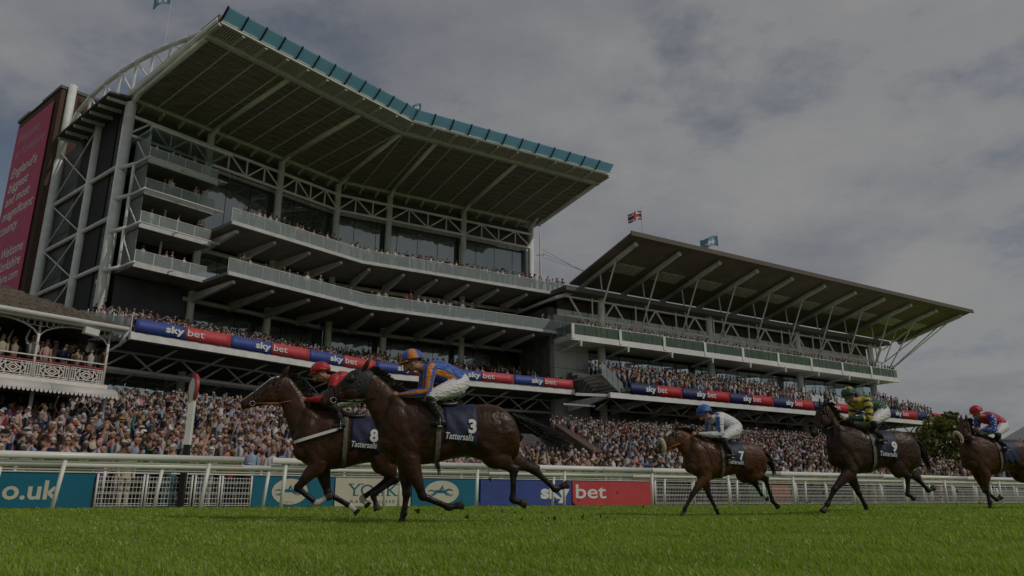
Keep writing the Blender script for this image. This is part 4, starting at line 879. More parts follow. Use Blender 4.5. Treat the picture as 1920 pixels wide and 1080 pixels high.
# ------------------------------------------------------------------ flags
def flag(base, h, top, size, m, label, jack=False, dirx=-1, rad=0.05):
    e = empty('flag', base); MB().tube((0, 0, 0), (0, 0, h), rad, 8, rad * 0.6).build('pole', mat('flagpole', (0.55, 0.53, 0.48), 0.5), e, True)
    MB().ball((0, 0, h), rad * 1.6, 8, 5).build('finial', WHITE, e)
    w, hh = size; nx, nz = 12, 6
    def fp_(i, j): f = i / nx; return (dirx * w * f * 0.93, 0.16 * w * f * math.sin(f * 7 + 1) + 0.02, top - hh * j / nz - 0.16 * w * f + 0.07 * w * math.sin(f * 6))
    def sheet(test, name, mm, lift):
        q = MB()
        for i in range(nx):
            for j in range(nz):
                if test(i, j):
                    c = [fp_(i, j), fp_(i + 1, j), fp_(i + 1, j + 1), fp_(i, j + 1)]
                    q.add([(p[0], p[1] - lift, p[2]) for p in c] + [(p[0], p[1] + lift, p[2]) for p in c], [(0, 1, 2, 3), (7, 6, 5, 4), (0, 4, 5, 1), (1, 5, 6, 2), (2, 6, 7, 3), (3, 7, 4, 0)])
        return q.build(name, mm, e)
    sheet(lambda i, j: True, 'cloth', m, 0.01)
    if jack:
        sheet(lambda i, j: j in (2, 3) or i in (5, 6), 'red_cross', REDP, 0.02)
        sheet(lambda i, j: 1 <= j <= 4 or 4 <= i <= 7, 'white_cross', LETW, 0.015)
    else:
        sheet(lambda i, j: (2 <= i <= 8 and j == 3) or (i in (3, 6) and j in (2, 4)), 'white_mark', LETW, 0.02)
    tag(e, label, 'flag', 'flags flying above the stands')
FB = mat('flag_pale_blue', (0.16, 0.32, 0.46), 0.6, var=0.1); FN = mat('flag_blue', (0.13, 0.17, 0.42), 0.6)
p = w1(3.5, -3.9, 33) + GO; flag(tuple(p), 14.0, 13.4, (1.9, 1.35), FB, 'pale blue flag on the pole above the bowed roof truss')
p = V(-10.3, 75.0, 33); flag(tuple(p), 12.0, 10.6, (1.3, 0.9), FB, 'small pale blue flag behind the bend of the teal roof edge')
flag(tuple(c2(3.1, 4.0, 25.4) + CO), 6.0, 5.6, (1.6, 1.05), FN, 'red white and blue crossed flag above the smaller grandstand', True)
flag(tuple(c2(18.0, 1.0, 25.0) + CO), 7.3, 6.8, (2.3, 1.3), FB, 'pale blue flag at the right above the smaller grandstand')
# mast between the stands
e = empty('roof_mast', tuple(w2(L2 + 2.6, -2, 19.5) + GO)); MB().tube((0, 0, 0), (0, 0, 12.6), 0.14, 8, 0.08).build('mast', STEELG, e, True); MB().box(-0.5, -0.05, 9.4, 0.5, 0.05, 9.5).build('yard', STEELG, e)
for k in range(3): MB().tube((0.2, 0, 10.2 - k * 0.5), tuple(c2(4 + k * 3, -3, 24.2) + CO - V(*e.location)), 0.02, 4).build('stay_wire', GREYINK, e)
tag(e, 'thin grey mast with stay wires between the two grandstands', 'mast')
# ------------------------------------------------------------------ tree, marquee and furlong sign at the right
LEAF = attrmat('leaf', 0.6, 0.3)
def tree(base, h, rad, seed, label):
    rg = np.random.default_rng(seed); e = empty('tree', base); BK = mat('bark', (0.07, 0.055, 0.04), 0.9, var=0.3, vscale=8, bump=0.5)
    m = MB().tube((0, 0, 0), (0.1, 0, h * 0.45), 0.30, 10, 0.2)
    limbs = []
    for k in range(9):
        a = k * 2.4; t = (math.cos(a) * rad * 0.6, math.sin(a) * rad * 0.6, h * (0.45 + 0.05 * (k % 6))); m.tube((0.05, 0, h * 0.28 + 0.1 * k), t, 0.12, 6, 0.04)
    m.build('trunk', BK, e, True)
    cl = []
    for k in range(60):
        a = rg.uniform(0, 2 * np.pi); zf = rg.uniform(0.02, 1); rr_ = rad * math.sin(math.pi * min(1, 0.18 + 0.80 * zf)) ** 0.6 * rg.uniform(0.45, 1.0); cl.append((math.cos(a) * rr_, math.sin(a) * rr_, h * 0.22 + (h * 0.72) * zf, rg.uniform(0.5, 1.0) * rad * 0.26, rg.uniform(0, 1)))
    vs, cs = [], []
    for (x, y, z, r, tn) in cl:
        nl = 200; d = rg.normal(size=(nl, 3)); d /= np.linalg.norm(d, axis=1)[:, None]; c = V(x, y, z) + d * r * rg.uniform(0.6, 1.05, nl)[:, None] * V(1, 1, 0.75)
        a = rg.normal(size=(nl, 3)) * 0.085; b = rg.normal(size=(nl, 3)) * 0.085
        vs.append(np.stack([c - a, c - b, c + a, c + b], 1)); t = np.clip(tn * 0.6 + rg.uniform(0, 0.4, nl), 0, 1)[:, None]; col = (1 - t) * V(0.09, 0.12, 0.03) + t * V(0.33, 0.30, 0.09); cs.append(np.repeat(col[:, None], 4, 1))
    v = np.concatenate(vs).reshape(-1, 3); c = np.concatenate(cs).reshape(-1, 3); f = np.arange(len(v)).reshape(-1, 4)
    npmesh('crown', v, f, LEAF, c, e); tag(e, label, 'tree')
tree((34.6, 60, 0.1), 6.9, 3.1, 5, 'round dark green tree beyond the crowd at the right')
mq = empty('marquee', (49.5, 65, 0)); CAN = mat('white_canvas', (0.70, 0.70, 0.68), 0.7, var=0.05)
MB().add([(-6, -5, 4.6), (6, -5, 4.6), (6, 5, 4.6), (-6, 5, 4.6), (-3.2, 0, 7.4), (3.2, 0, 7.4)], [(0, 1, 5, 4), (1, 2, 5), (2, 3, 4, 5), (3, 0, 4), (0, 3, 2, 1)]).build('roof', CAN, mq)
for x0, x1, y0, y1 in ((-5.9, 5.9, -4.95, -4.85), (-5.95, -5.85, -4.9, 4.9)): MB().box(x0, y0, 0, x1, y1, 4.6).build('side_wall', mat('dark_canvas', (0.08, 0.08, 0.09), 0.8), mq)
MB().box(-6.02, -5.06, 4.2, 6.02, -4.97, 4.62).build('valance', CAN, mq)
tag(mq, 'white canvas marquee at the far right edge', 'marquee')
sg = empty('furlong_sign', rr(38.6, 6.0, 0.1)); MB().tube((0, 0, 0), (0, 0, 2.15), 0.05, 8).build('post', WHITE, sg, True)
dk = MB().tube((0, -0.02, 2.2), (0, 0.02, 2.2), 0.32, 20).build('disc', mat('pale_green', (0.35, 0.50, 0.42), 0.5), sg); dk.rotation_euler = (0, 0, R(10))
text_on('number', '2', mat('dark_green_ink', (0.02, 0.12, 0.07)), sg, (0.0, -0.03, 2.03), (1, 0, 0), ZD, 0.34, 0.02, 0, 0.01, 'C')
tag(sg, 'pale green round sign on a white post above the crowd at the right', 'sign')
# ------------------------------------------------------------------ horses and jockeys
def cr(vals, sub):
    """Catmull-Rom through rows of vals"""
    v = np.asarray(vals, float); P = np.vstack([2 * v[0] - v[1], v, 2 * v[-1] - v[-2]]); out = []
    for i in range(1, len(P) - 2):
        for k in range(sub):
            t = k / sub; a, b, c, d = P[i - 1], P[i], P[i + 1], P[i + 2]
            out.append(0.5 * ((2 * b) + (c - a) * t + (2 * a - 5 * b + 4 * c - d) * t * t + (3 * b - a - 3 * c + d) * t ** 3))
    out.append(v[-1]); return np.array(out)
class Parts:
    """overlapping closed lofts that are fused into one skin"""
    def __init__(s): s.v = []; s.f = []; s.c = []; s.n = 0
    def rings(s, rings, colf):
        m, n = rings.shape[:2]; v = rings.reshape(-1, 3); c = np.array([[colf(i / (m - 1), k / n, rings[i, k]) for k in range(n)] for i in range(m)]).reshape(-1, 3)
        idx = np.arange(m * n).reshape(m, n); q = np.stack([idx[:-1], np.roll(idx[:-1], -1, 1), np.roll(idx[1:], -1, 1), idx[1:]], -1).reshape(-1, 4)
        s.v.append(v); s.c.append(c); s.f += [tuple(x + s.n) for x in q] + [tuple(idx[0][::-1] + s.n), tuple(idx[-1] + s.n)]; s.n += m * n
    def pairs(s, st, colf, seg=28, sub=6, p=0.85):
        a = cr(st, sub); t = np.linspace(0, 2 * np.pi, seg, endpoint=False); sg = lambda x: np.sign(x) * np.abs(x) ** p; R_ = []
        for (s1, z1, s0, z0, hw, y) in a:
            c = V((s1 + s0) / 2, y, (z1 + z0) / 2); A = V((s1 - s0) / 2, 0, (z1 - z0) / 2)
            R_.append(c + np.outer(sg(np.sin(t)), A) + np.outer(sg(np.cos(t)), V(0, max(hw, 0.005), 0)))
        s.rings(np.array(R_), colf)
    def chain(s, pts, colf, seg=14, sub=5, lat=(0, 1, 0)):
        """pts rows: x y z ra rb"""
        a = cr(pts, sub); t = np.linspace(0, 2 * np.pi, seg, endpoint=False); R_ = []; L = V(*lat)
        tg = np.gradient(a[:, :3], axis=0)
        for k in range(len(a)):
            d = tg[k] / (np.linalg.norm(tg[k]) + 1e-9); b = L - d * (L @ d); b /= np.linalg.norm(b) + 1e-9; n = np.cross(d, b)
            R_.append(a[k, :3] + np.outer(np.cos(t) * max(a[k, 3], 0.002), n) + np.outer(np.sin(t) * max(a[k, 4], 0.002), b))
        s.rings(np.array(R_), colf)
    def ball(s, c, r, colf, rot=0.0, n=12):
        ph = np.linspace(0.12, np.pi - 0.12, n); t = np.linspace(0, 2 * np.pi, 14, endpoint=False); cr_, sr = math.cos(rot), math.sin(rot); R_ = []
        for p_ in ph:
            x = r[0] * np.cos(p_) * np.ones_like(t); y = r[1] * np.sin(p_) * np.cos(t); z = r[2] * np.sin(p_) * np.sin(t)
            R_.append(np.stack([c[0] + x * cr_ - z * sr, c[1] + y, c[2] + x * sr + z * cr_], 1))
        s.rings(np.array(R_), colf)
    def fuse(s, name, m, voxel, iters, parent):
        v = np.concatenate(s.v); c = np.concatenate(s.c); me = bpy.data.meshes.new('tmp'); me.from_pydata(v.tolist(), [], s.f); ob = bpy.data.objects.new('tmp', me); COL.objects.link(ob)
        r = ob.modifiers.new('r', 'REMESH'); r.mode = 'VOXEL'; r.voxel_size = voxel; r.use_smooth_shade = True
        sm = ob.modifiers.new('s', 'SMOOTH'); sm.factor = 0.5; sm.iterations = iters
        dg = bpy.context.evaluated_depsgraph_get(); nm = bpy.data.meshes.new_from_object(ob.evaluated_get(dg)); bpy.data.objects.remove(ob); bpy.data.meshes.remove(me)
        nv = np.empty(len(nm.vertices) * 3, np.float32); nm.vertices.foreach_get('co', nv); nv = nv.reshape(-1, 3)
        kd = KDTree(len(v))
        for i, p in enumerate(v): kd.insert(p, i)
        kd.balance(); ix = [kd.find(p)[1] for p in nv]
        a = nm.color_attributes.new('Col', 'FLOAT_COLOR', 'POINT'); c4 = np.ones((len(nv), 4), np.float32); c4[:, :3] = c[ix]; a.data.foreach_set('color', c4.ravel())
        nm.name = name; nm.materials.append(m); nm.polygons.foreach_set('use_smooth', np.ones(len(nm.polygons), bool)); o = bpy.data.objects.new(name, nm); COL.objects.link(o); o.parent = parent; return o
def coatmat():
    m = attrmat('horse_coat', 0.42, 0.30, var=0.28); t = m.node_tree; b = t.nodes['Principled BSDF']; tcn = [n_ for n_ in t.nodes if n_.type == 'TEX_COORD'][0]; prev = None
    for sc, dist, st, strength in ((5.0, 0.07, (1, 1, 1), 0.55), (13.0, 0.018, (1.0, 1.0, 0.45), 0.38), (120.0, 0.003, (0.35, 1, 1), 0.5)):
        mp = t.nodes.new('ShaderNodeMapping'); mp.inputs['Scale'].default_value = st; t.links.new(tcn.outputs['Object'], mp.inputs[0])
        n_ = t.nodes.new('ShaderNodeTexNoise'); n_.inputs['Scale'].default_value = sc; n_.inputs['Detail'].default_value = 3; t.links.new(mp.outputs[0], n_.inputs[0])
        bp = t.nodes.new('ShaderNodeBump'); bp.inputs['Strength'].default_value = strength; bp.inputs['Distance'].default_value = dist; t.links.new(n_.outputs[0], bp.inputs['Height'])
        if prev: t.links.new(prev, bp.inputs['Normal'])
        prev = bp.outputs[0]
    t.links.new(prev, b.inputs['Normal'])
    # sweat: wetter, glossier patches
    n_ = t.nodes.new('ShaderNodeTexNoise'); n_.inputs['Scale'].default_value = 3.2; n_.inputs['Detail'].default_value = 6; t.links.new(tcn.outputs['Object'], n_.inputs[0])
    mr = t.nodes.new('ShaderNodeMapRange'); mr.inputs[1].default_value = 0.38; mr.inputs[2].default_value = 0.62; mr.inputs[3].default_value = 0.32; mr.inputs[4].default_value = 0.54; t.links.new(n_.outputs[0], mr.inputs[0]); t.links.new(mr.outputs[0], b.inputs['Roughness'])
    return m
COAT = coatmat()
SILK = attrmat('jockey_clothes', 0.36, 0.5, bump=0.9, bscale=13, bdist=0.035, sheen=0.1, stretch=(1, 1, 2.2))
HAIRB = mat('black_horsehair', (0.010, 0.008, 0.007), 0.4, bump=0.6, bscale=40)
LEATH = mat('black_leather', (0.014, 0.012, 0.011), 0.4)
TANL = mat('tan_leather', (0.30, 0.10, 0.03), 0.5)
NAVYC = mat('navy_cloth', (0.012, 0.018, 0.060), 0.6, var=0.15, vscale=9, bump=0.6, bscale=9)
STEEL = mat('polished_steel', (0.6, 0.6, 0.6), 0.25, 1.0)
FLEECE = mat('cream_sheepskin', (0.62, 0.56, 0.42), 0.95, var=0.12, vscale=30, bump=1.0, bscale=45)
HOODM = mat('black_hood', (0.010, 0.010, 0.012), 0.55, var=0.2, bump=0.3)
EYEM = mat('dark_eye', (0.01, 0.006, 0.004), 0.08, spec=0.8)
GOG = mat('dark_goggles', (0.006, 0.006, 0.008), 0.1, spec=0.8)
TOR = [(-0.875, 1.16, -0.865, 1.00, 0.05), (-0.84, 1.28, -0.85, 0.90, 0.15), (-0.76, 1.42, -0.76, 0.84, 0.225), (-0.60, 1.54, -0.60, 0.80, 0.275), (-0.40, 1.580, -0.40, 0.80, 0.285), (-0.17, 1.558, -0.17, 0.855, 0.275),
       (0.05, 1.538, 0.05, 0.835, 0.285), (0.25, 1.545, 0.25, 0.78, 0.28), (0.45, 1.60, 0.45, 0.75, 0.255), (0.65, 1.63, 0.65, 0.755, 0.235), (0.85, 1.56, 0.87, 0.83, 0.215), (1.0, 1.42, 1.0, 0.96, 0.165), (1.07, 1.28, 1.06, 1.08, 0.09)]
NECK0 = [(0.50, 1.60, 0.86, 0.95, 0.17), (0.64, 1.635, 0.99, 1.06, 0.165), (0.80, 1.665, 1.09, 1.20, 0.135)]
HEADC = [(1.20, 1.965, 1.31, 1.60, 0.078), (1.30, 1.995, 1.37, 1.595, 0.092), (1.447, 1.96, 1.46, 1.575, 0.098), (1.55, 1.87, 1.555, 1.545, 0.082), (1.66, 1.76, 1.635, 1.525, 0.062), (1.76, 1.67, 1.72, 1.50, 0.056), (1.82, 1.615, 1.785, 1.478, 0.056), (1.852, 1.575, 1.825, 1.495, 0.035)]
HP = V(1.30, 1.995); HA = V(1.845 - 1.30, 1.59 - 1.995); HA /= np.linalg.norm(HA); HB = V(-HA[1], HA[0])
class Horse:
    def __init__(h, O, zoff, k, ds, dz, poll, ang, hk, legs, coat, leg, label, opts, heading=15.0):
        h.k, h.ds, h.dz = k, ds, dz; h.e = empty('racehorse', (O[0], O[1], zoff), math.pi + R(heading)); h.legs = legs; h.o = opts
        h.poll = V(*poll); a = R(ang); h.ha = V(math.cos(a), math.sin(a)); h.hb = V(-h.ha[1], h.ha[0]); h.hk = hk; h.coat = V(*coat); h.legc = V(*leg); h.label = label
        h.tor = [(*h.T(s, z), *h.T(s0, z0), hw * k, 0.0) for (s, z, s0, z0, hw) in TOR]; h.torf = cr(h.tor, 8)
        h.build()
    def T(h, s, z): return (s * h.k + h.ds, z * h.k + h.dz)
    def Hd(h, s, z):
        d = V(s, z) - HP; p = h.poll + (h.ha * (d @ HA) + h.hb * (d @ HB)) * h.hk; return (p[0], p[1])
    def side(h, s, z, off=0.0):
        """lateral half width of the barrel at s,z"""
        r = h.torf; xs = (r[:, 0] + r[:, 2]) / 2; i = np.clip(np.searchsorted(xs, s), 1, len(xs) - 1); f = np.clip((s - xs[i - 1]) / (xs[i] - xs[i - 1] + 1e-9), 0, 1); q = r[i - 1] * (1 - f) + r[i] * f
        zc = (q[1] + q[3]) / 2; hh = (q[1] - q[3]) / 2; t = np.clip(abs(z - zc) / hh, 0, 0.999); return q[4] * (1 - t ** (2 / 0.85)) ** (0.85 / 2) + off
    def topz(h, s):
        r = h.torf; return float(np.interp(s, (r[:, 0] + r[:, 2]) / 2, r[:, 1]))
    def build(h):
        P = Parts(); co, lc, O = h.coat, h.legc, h.o; k = h.k
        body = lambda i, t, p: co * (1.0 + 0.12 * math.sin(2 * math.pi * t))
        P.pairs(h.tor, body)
        n0 = [(*h.T(s, z), *h.T(s0, z0), hw * k, 0.0) for (s, z, s0, z0, hw) in NECK0]
        hd = [(*h.Hd(s, z), *h.Hd(s0, z0), hw * h.hk, 0.0) for (s, z, s0, z0, hw) in HEADC]
        a, b = np.array(n0[-1]), np.array(hd[0]); m1 = a * 0.62 + b * 0.38; m2 = a * 0.28 + b * 0.72
        m1[4] = 0.108 * k; m2[4] = 0.086 * k; m1[1] += 0.015; m2[1] += 0.02; m1[3] += 0.02; m2[3] += 0.02
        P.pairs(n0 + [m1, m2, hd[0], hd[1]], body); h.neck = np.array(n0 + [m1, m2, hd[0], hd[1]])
        blaze = O.get('blaze', 0)
        def headcol(i, t, p):
            up = math.sin(2 * math.pi * t)
            if blaze == 1 and up > 0.80 and 0.18 < i < 0.97: return V(0.62, 0.58, 0.53)
            if blaze == 2 and up > 0.72 and 0.2 < i < 0.42: return V(0.62, 0.58, 0.53)
            return co * (0.45 if i > 0.86 else 0.9)
        P.pairs(hd, headcol)
        # nostrils, cheek, ears
        nz = h.Hd(1.80, 1.585); P.ball((nz[0], 0, nz[1]), (0.04 * h.hk, 0.062 * h.hk, 0.035 * h.hk), lambda *_: co * 0.4)
        jw = h.Hd(1.44, 1.70)
        for sy in (-1, 1):
            P.ball((jw[0], sy * 0.05, jw[1]), (0.13 * h.hk, 0.055 * h.hk, 0.12 * h.hk), lambda *_: co)
            e0, e1, e2 = h.Hd(1.31, 1.97), h.Hd(1.265, 2.06), h.Hd(1.225, 2.15)
            P.chain([(e0[0], sy * 0.055, e0[1], 0.035, 0.03), (e1[0], sy * 0.075, e1[1], 0.036, 0.026), (e2[0], sy * 0.07, e2[1], 0.006, 0.005)], lambda *_: co * 0.7, 10, 4)
        # muscle masses
        for sy in (-1, 1):
            q = h.T(0.76, 1.22); P.ball((q[0], sy * 0.135 * k, q[1]), (0.34 * k, 0.105 * k, 0.19 * k), body, R(62))
            q = h.T(-0.60, 1.20); P.ball((q[0], sy * 0.155 * k, q[1]), (0.30 * k, 0.125 * k, 0.22 * k), body, R(75))
            q = h.T(0.90, 1.02); P.ball((q[0], sy * 0.085 * k, q[1]), (0.15 * k, 0.10 * k, 0.15 * k), body); q = h.T(0.66, 1.02); P.ball((q[0], sy * 0.165 * k, q[1]), (0.19 * k, 0.075 * k, 0.13 * k), body, R(60)); q = h.T(-0.36, 1.02); P.ball((q[0], sy * 0.185 * k, q[1]), (0.22 * k, 0.085 * k, 0.14 * k), body, R(40)); q = h.T(0.78, 1.45); P.ball((q[0], sy * 0.10 * k, q[1]), (0.24 * k, 0.09 * k, 0.12 * k), body, R(50))
        sock = O.get('socks', ())
        for nm, (a, b, c, d, sy) in h.legs.items():
            a, b, c, d = V(*a), V(*b), V(*c), V(*d); ya, yl = sy * 0.135 * k, sy * 0.125 * k; lp = lambda p, q, f: p + (q - p) * f
            if nm[0] == 'F':
                row = [(a + V(0.12, 0.33), ya, 0.16, 0.085), (a, ya, 0.135, 0.088), (lp(a, b, 0.45), yl, 0.098, 0.072), (lp(a, b, 0.84), yl, 0.062, 0.052), (b, yl, 0.062, 0.054), (lp(b, c, 0.16), yl, 0.047, 0.040)]
            else:
                row = [(a + V(-0.14, 0.34), ya * 1.05, 0.26, 0.115), (a, ya, 0.205, 0.115), (lp(a, b, 0.5), yl, 0.132, 0.088), (lp(a, b, 0.84), yl, 0.074, 0.052), (b, yl, 0.077, 0.055), (lp(b, c, 0.18), yl, 0.055, 0.042)]
            row += [(lp(b, c, 0.5), yl, 0.042, 0.033), (lp(b, c, 0.84), yl, 0.043, 0.035), (c, yl, 0.052, 0.043), (lp(c, d, 0.38), yl, 0.038, 0.035), (lp(c, d, 0.62), yl, 0.048, 0.045), (d, yl, 0.066, 0.058)]
            pts = [(p[0], y, p[1], ra * k, rb * k) for (p, y, ra, rb) in row]
            def lcol(i, t, p, nm=nm):
                f = i * 11
                if f > 9.9: return V(0.05, 0.04, 0.032)
                if nm in sock and f > 7.4: return V(0.58, 0.55, 0.50)
                if f < 2.0: return co
                if f < 3.4: return co * (1 - (f - 2) / 1.4) + lc * (f - 2) / 1.4
                return lc
            P.chain(pts, lcol, 14, 5)
            if nm[0] == 'H':
                dr = lp(a, b, 1.0) - a; dr /= np.linalg.norm(dr); q = b + V(-0.055, 0.03) * k; P.ball((q[0], yl, q[1]), (0.05 * k, 0.03 * k, 0.035 * k), lambda *_: lc)
        h.body = P.fuse('body', COAT, 0.0135, 5, h.e)
        # eyes
        for sy in (-1, 1):
            q = h.Hd(1.465, 1.86); MB().ball((q[0], sy * 0.083 * h.hk, q[1]), (0.024, 0.016, 0.020), 10, 7).build('eye', EYEM, h.e, True)
        h.mane(); h.tail(); h.tack(); tag(h.e, h.label, 'horse', 'racehorses galloping past the rails')
    def mane(h):
        m = MB(); rg = random.Random(hash(h.label) % 1000 if False else len(h.label)); nk = cr(h.neck, 10); n = len(nk)
        for q in range(150):
            f = q / 149; r = nk[int(8 + f * (n - 14))]; x, z = r[0], r[1]; w = 0.008; L = rg.uniform(0.10, 0.20); y = rg.uniform(-0.03, 0.03); up = rg.uniform(0.01, 0.06)
            b = V(x, y, z - 0.015); c = V(x - L * 0.6, y * 1.8 + rg.uniform(-0.04, 0.04), z + up); d = V(x - L, y * 2 + rg.uniform(-0.06, 0.06), z + up * 0.6 - rg.uniform(0, 0.06)); o = V(0.004, w, 0.0); o2 = V(0.012, 0, 0.012)
            m.add([b - o - o2, b + o + o2, c + o2, c - o2, d], [(0, 1, 2, 3), (3, 2, 4)])
        m.build('mane', HAIRB, h.e)
    def tail(h):
        tp = h.o['tail']; base = cr([(p[0], p[1]) for p in tp], 6); wd = cr([(w,) for w in h.o.get('tailw', [0.035, 0.075, 0.11, 0.10, 0.05])], 6)[:, 0]; m = MB(); rg = random.Random(3)
        wd = np.interp(np.linspace(0, 1, len(base)), np.linspace(0, 1, len(wd)), wd)
        for q in range(70):
            a, b = rg.uniform(0, 2 * math.pi), math.sqrt(rg.random()); ph = rg.uniform(0, 6); L = int(len(base) * rg.uniform(0.72, 1.0)); pts = []
            for i in range(L):
                w = wd[i] * (1 + 0.15 * math.sin(i * 0.5 + ph)); pts.append((V(base[i][0] + 0.02 * math.sin(i * 0.4 + ph), math.cos(a) * b * w * 0.8, base[i][1] + math.sin(a) * b * w + 0.012 * math.sin(i * 0.35 + ph)), (0.014 if q < 25 else 0.008) * (1 - 0.8 * i / L)))
            for i in range(len(pts) - 1): m.tube(pts[i][0], pts[i + 1][0], pts[i][1], 4, pts[i + 1][1])
        m.build('tail', HAIRB, h.e, True)
    def hring(h, s, z, s0, z0, hw, thick, name, mm, par=None, grow=1.06):
        a, b = V(*h.Hd(s, z)), V(*h.Hd(s0, z0)); c = (a + b) / 2; A = (a - b) / 2 * grow; hw = hw * h.hk * grow; n = 20; pts = [V(c[0] + A[0] * math.sin(2 * math.pi * i / n), hw * math.cos(2 * math.pi * i / n), c[1] + A[1] * math.sin(2 * math.pi * i / n)) for i in range(n + 1)]
        return MB().path(pts, thick, 6).build(name, mm, par or h.e, True)
    def hside(h, s, z, hw, sy): q = h.Hd(s, z); return V(q[0], sy * hw * h.hk, q[1])
    def tack(h):
        O = h.o; k = h.k; br = empty('bridle'); br.parent = h.e
        h.hring(1.665, 1.755, 1.63, 1.53, 0.064, 0.010, 'noseband', LEATH, br)
        h.hring(1.30, 2.00, 1.40, 1.58, 0.095, 0.010, 'throat_strap', LEATH, br)
        for sy in (-1, 1):
            MB().path([h.hside(1.32, 1.99, 0.075, sy), h.hside(1.44, 1.84, 0.105, sy), h.hside(1.58, 1.67, 0.088, sy), h.hside(1.66, 1.575, 0.07, sy)], 0.009, 6).build('cheek_strap', LEATH, br, True)
            c = h.hside(1.675, 1.56, 0.075, sy); m = MB(); n = 14
            for i in range(n): m.tube((c[0] + 0.038 * math.cos(2 * math.pi * i / n), c[1] + sy * 0.004, c[2] + 0.038 * math.sin(2 * math.pi * i / n)), (c[0] + 0.038 * math.cos(2 * math.pi * (i + 1) / n), c[1] + sy * 0.004, c[2] + 0.038 * math.sin(2 * math.pi * (i + 1) / n)), 0.006, 5)
            m.build('bit_ring', STEEL, br, True); h.bit = c
        h.hring(1.40, 1.995, 1.40, 1.75, 0.098, 0.009, 'browband', LEATH, br)
        if O.get('fleece'): h.hring(1.665, 1.76, 1.64, 1.56, 0.066, 0.044, 'sheepskin_noseband', FLEECE, br, 1.25)
        if O.get('hood'):
            P = Parts(); st = [(*h.Hd(s, z), *h.Hd(s0, z0), hw * h.hk, 0.0) for (s, z, s0, z0, hw) in [(1.16, 1.965, 1.28, 1.60, 0.095), (1.27, 2.005, 1.36, 1.585, 0.104), (1.447, 1.975, 1.46, 1.60, 0.110), (1.53, 1.905, 1.53, 1.62, 0.096), (1.57, 1.865, 1.565, 1.64, 0.085)]]
            P.pairs(st, lambda *_: V(0, 0, 0), 24, 5)
            hm = MB().add(np.concatenate(P.v), P.f).build('hood', HOODM, h.e, True)
            for sy in (-1, 1):
                q = h.Hd(1.475, 1.85); MB().ball((q[0] - 0.012, sy * 0.095 * h.hk, q[1]), (0.062, 0.052, 0.066), 14, 9).build('eye_cup', HOODM, hm, True)
                q = h.Hd(1.505, 1.835); MB().ball((q[0], sy * 0.128 * h.hk, q[1]), (0.018, 0.014, 0.02), 8, 6).build('lens', EYEM, hm, True)
        # saddle cloth
        s0, s1 = h.T(O.get('c0', -0.22), 0)[0], h.T(O.get('c1', 0.22), 0)[0]; zb = h.T(0, O.get('cz', 1.00))[1]; n, mm_ = 12, 14; vs = []; rg = random.Random(5)
        for i in range(n + 1):
            s = s0 + (s1 - s0) * i / n; zt = h.topz(s)
            for j in range(2 * mm_ + 1):
                f = (j - mm_) / mm_; z = zt + 0.012 - (zt + 0.012 - (zb + 0.05 * (i / n) - 0.03 * math.sin(i * 1.2))) * abs(f) ** 1.5
                y = (h.side(s, min(z, zt - 0.002)) + 0.014 + 0.012 * math.sin(i * 1.1 + j * 0.9) * abs(f)) * (1 if f > 0 else -1) if abs(f) > 0.02 else 0.0
                vs.append((s, y, z))
        w = 2 * mm_ + 1; fs = [(i * w + j, i * w + j + 1, (i + 1) * w + j + 1, (i + 1) * w + j) for i in range(n) for j in range(2 * mm_)]
        sc = MB().add(vs, fs).build('saddle_cloth', NAVYC, h.e, True); sol = sc.modifiers.new('t', 'SOLIDIFY'); sol.thickness = 0.008; sol.offset = 1
        def wrap(txt, sc_, zc, height, bold, shear, name, width=None, slope=0.0):
            tv, tf = textverts(txt, bold, shear); kk = height / 0.7; wd = tv[:, 0].max() * kk; sx = kk * (width / wd if width else 1); wd = tv[:, 0].max() * sx; out = []
            for (x, y) in tv:
                s = sc_ + wd / 2 - x * sx; z = zc + y * kk + slope * (x * sx); out.append((s, h.side(s, z) + 0.034, z))
            MB().add(out, tf).build(name, LETW, sc)
        if O.get('num'):
            q = h.T(O.get('ns', -0.13), O.get('nz', 1.16)); wrap(O['num'], q[0], q[1], 0.17 * k, 0.045, 0, 'number')
        if O.get('word', True):
            q = h.T((O.get('c0', -0.22) + O.get('c1', 0.22)) / 2 + 0.02, 1.075); wrap('Tattersalls', q[0], q[1], 0.085 * k, 0.012, 0.25, 'lettering', (s1 - s0) * 0.86, -0.06)
        # saddle, girth, breast strap, stirrups
        P = Parts(); q = [h.T(0.02, 0), h.T(0.42, 0)]
        st = []
        for f in np.linspace(0, 1, 7):
            s = q[0][0] + (q[1][0] - q[0][0]) * f; z = h.topz(s); st.append((s, z + 0.055 + 0.03 * (2 * f - 1) ** 2, s, z - 0.05, 0.13 + 0.05 * math.sin(math.pi * f), 0))
        P.pairs(st, lambda *_: V(0, 0, 0), 18, 4); MB().add(np.concatenate(P.v), P.f).build('saddle', LEATH, h.e, True)
        sg_ = h.T(0.30, 0)[0]; m = MB(); n = 40; zt = h.topz(sg_); r = h.torf; zbm = float(np.interp(sg_, (r[:, 0] + r[:, 2]) / 2, r[:, 3])); vs = []
        for i in range(n):
            t = 2 * math.pi * i / n; zc, hh = (zt + zbm) / 2, (zt - zbm) / 2; z = zc + hh * math.sin(t) * 1.015; y = h.side(sg_, zc + hh * math.sin(t) * 0.998) + 0.014; y = y if math.cos(t) > 0 else -y
            vs += [(sg_ - 0.032, y, z), (sg_ + 0.032, y, z)]
        m.add(vs, [(2 * i, 2 * i + 1, (2 * i + 3) % (2 * n), (2 * i + 2) % (2 * n)) for i in range(n)]).build('girth', O.get('girth', mat('olive_girth', (0.13, 0.13, 0.095), 0.7, var=0.5, vscale=20)), h.e, True)
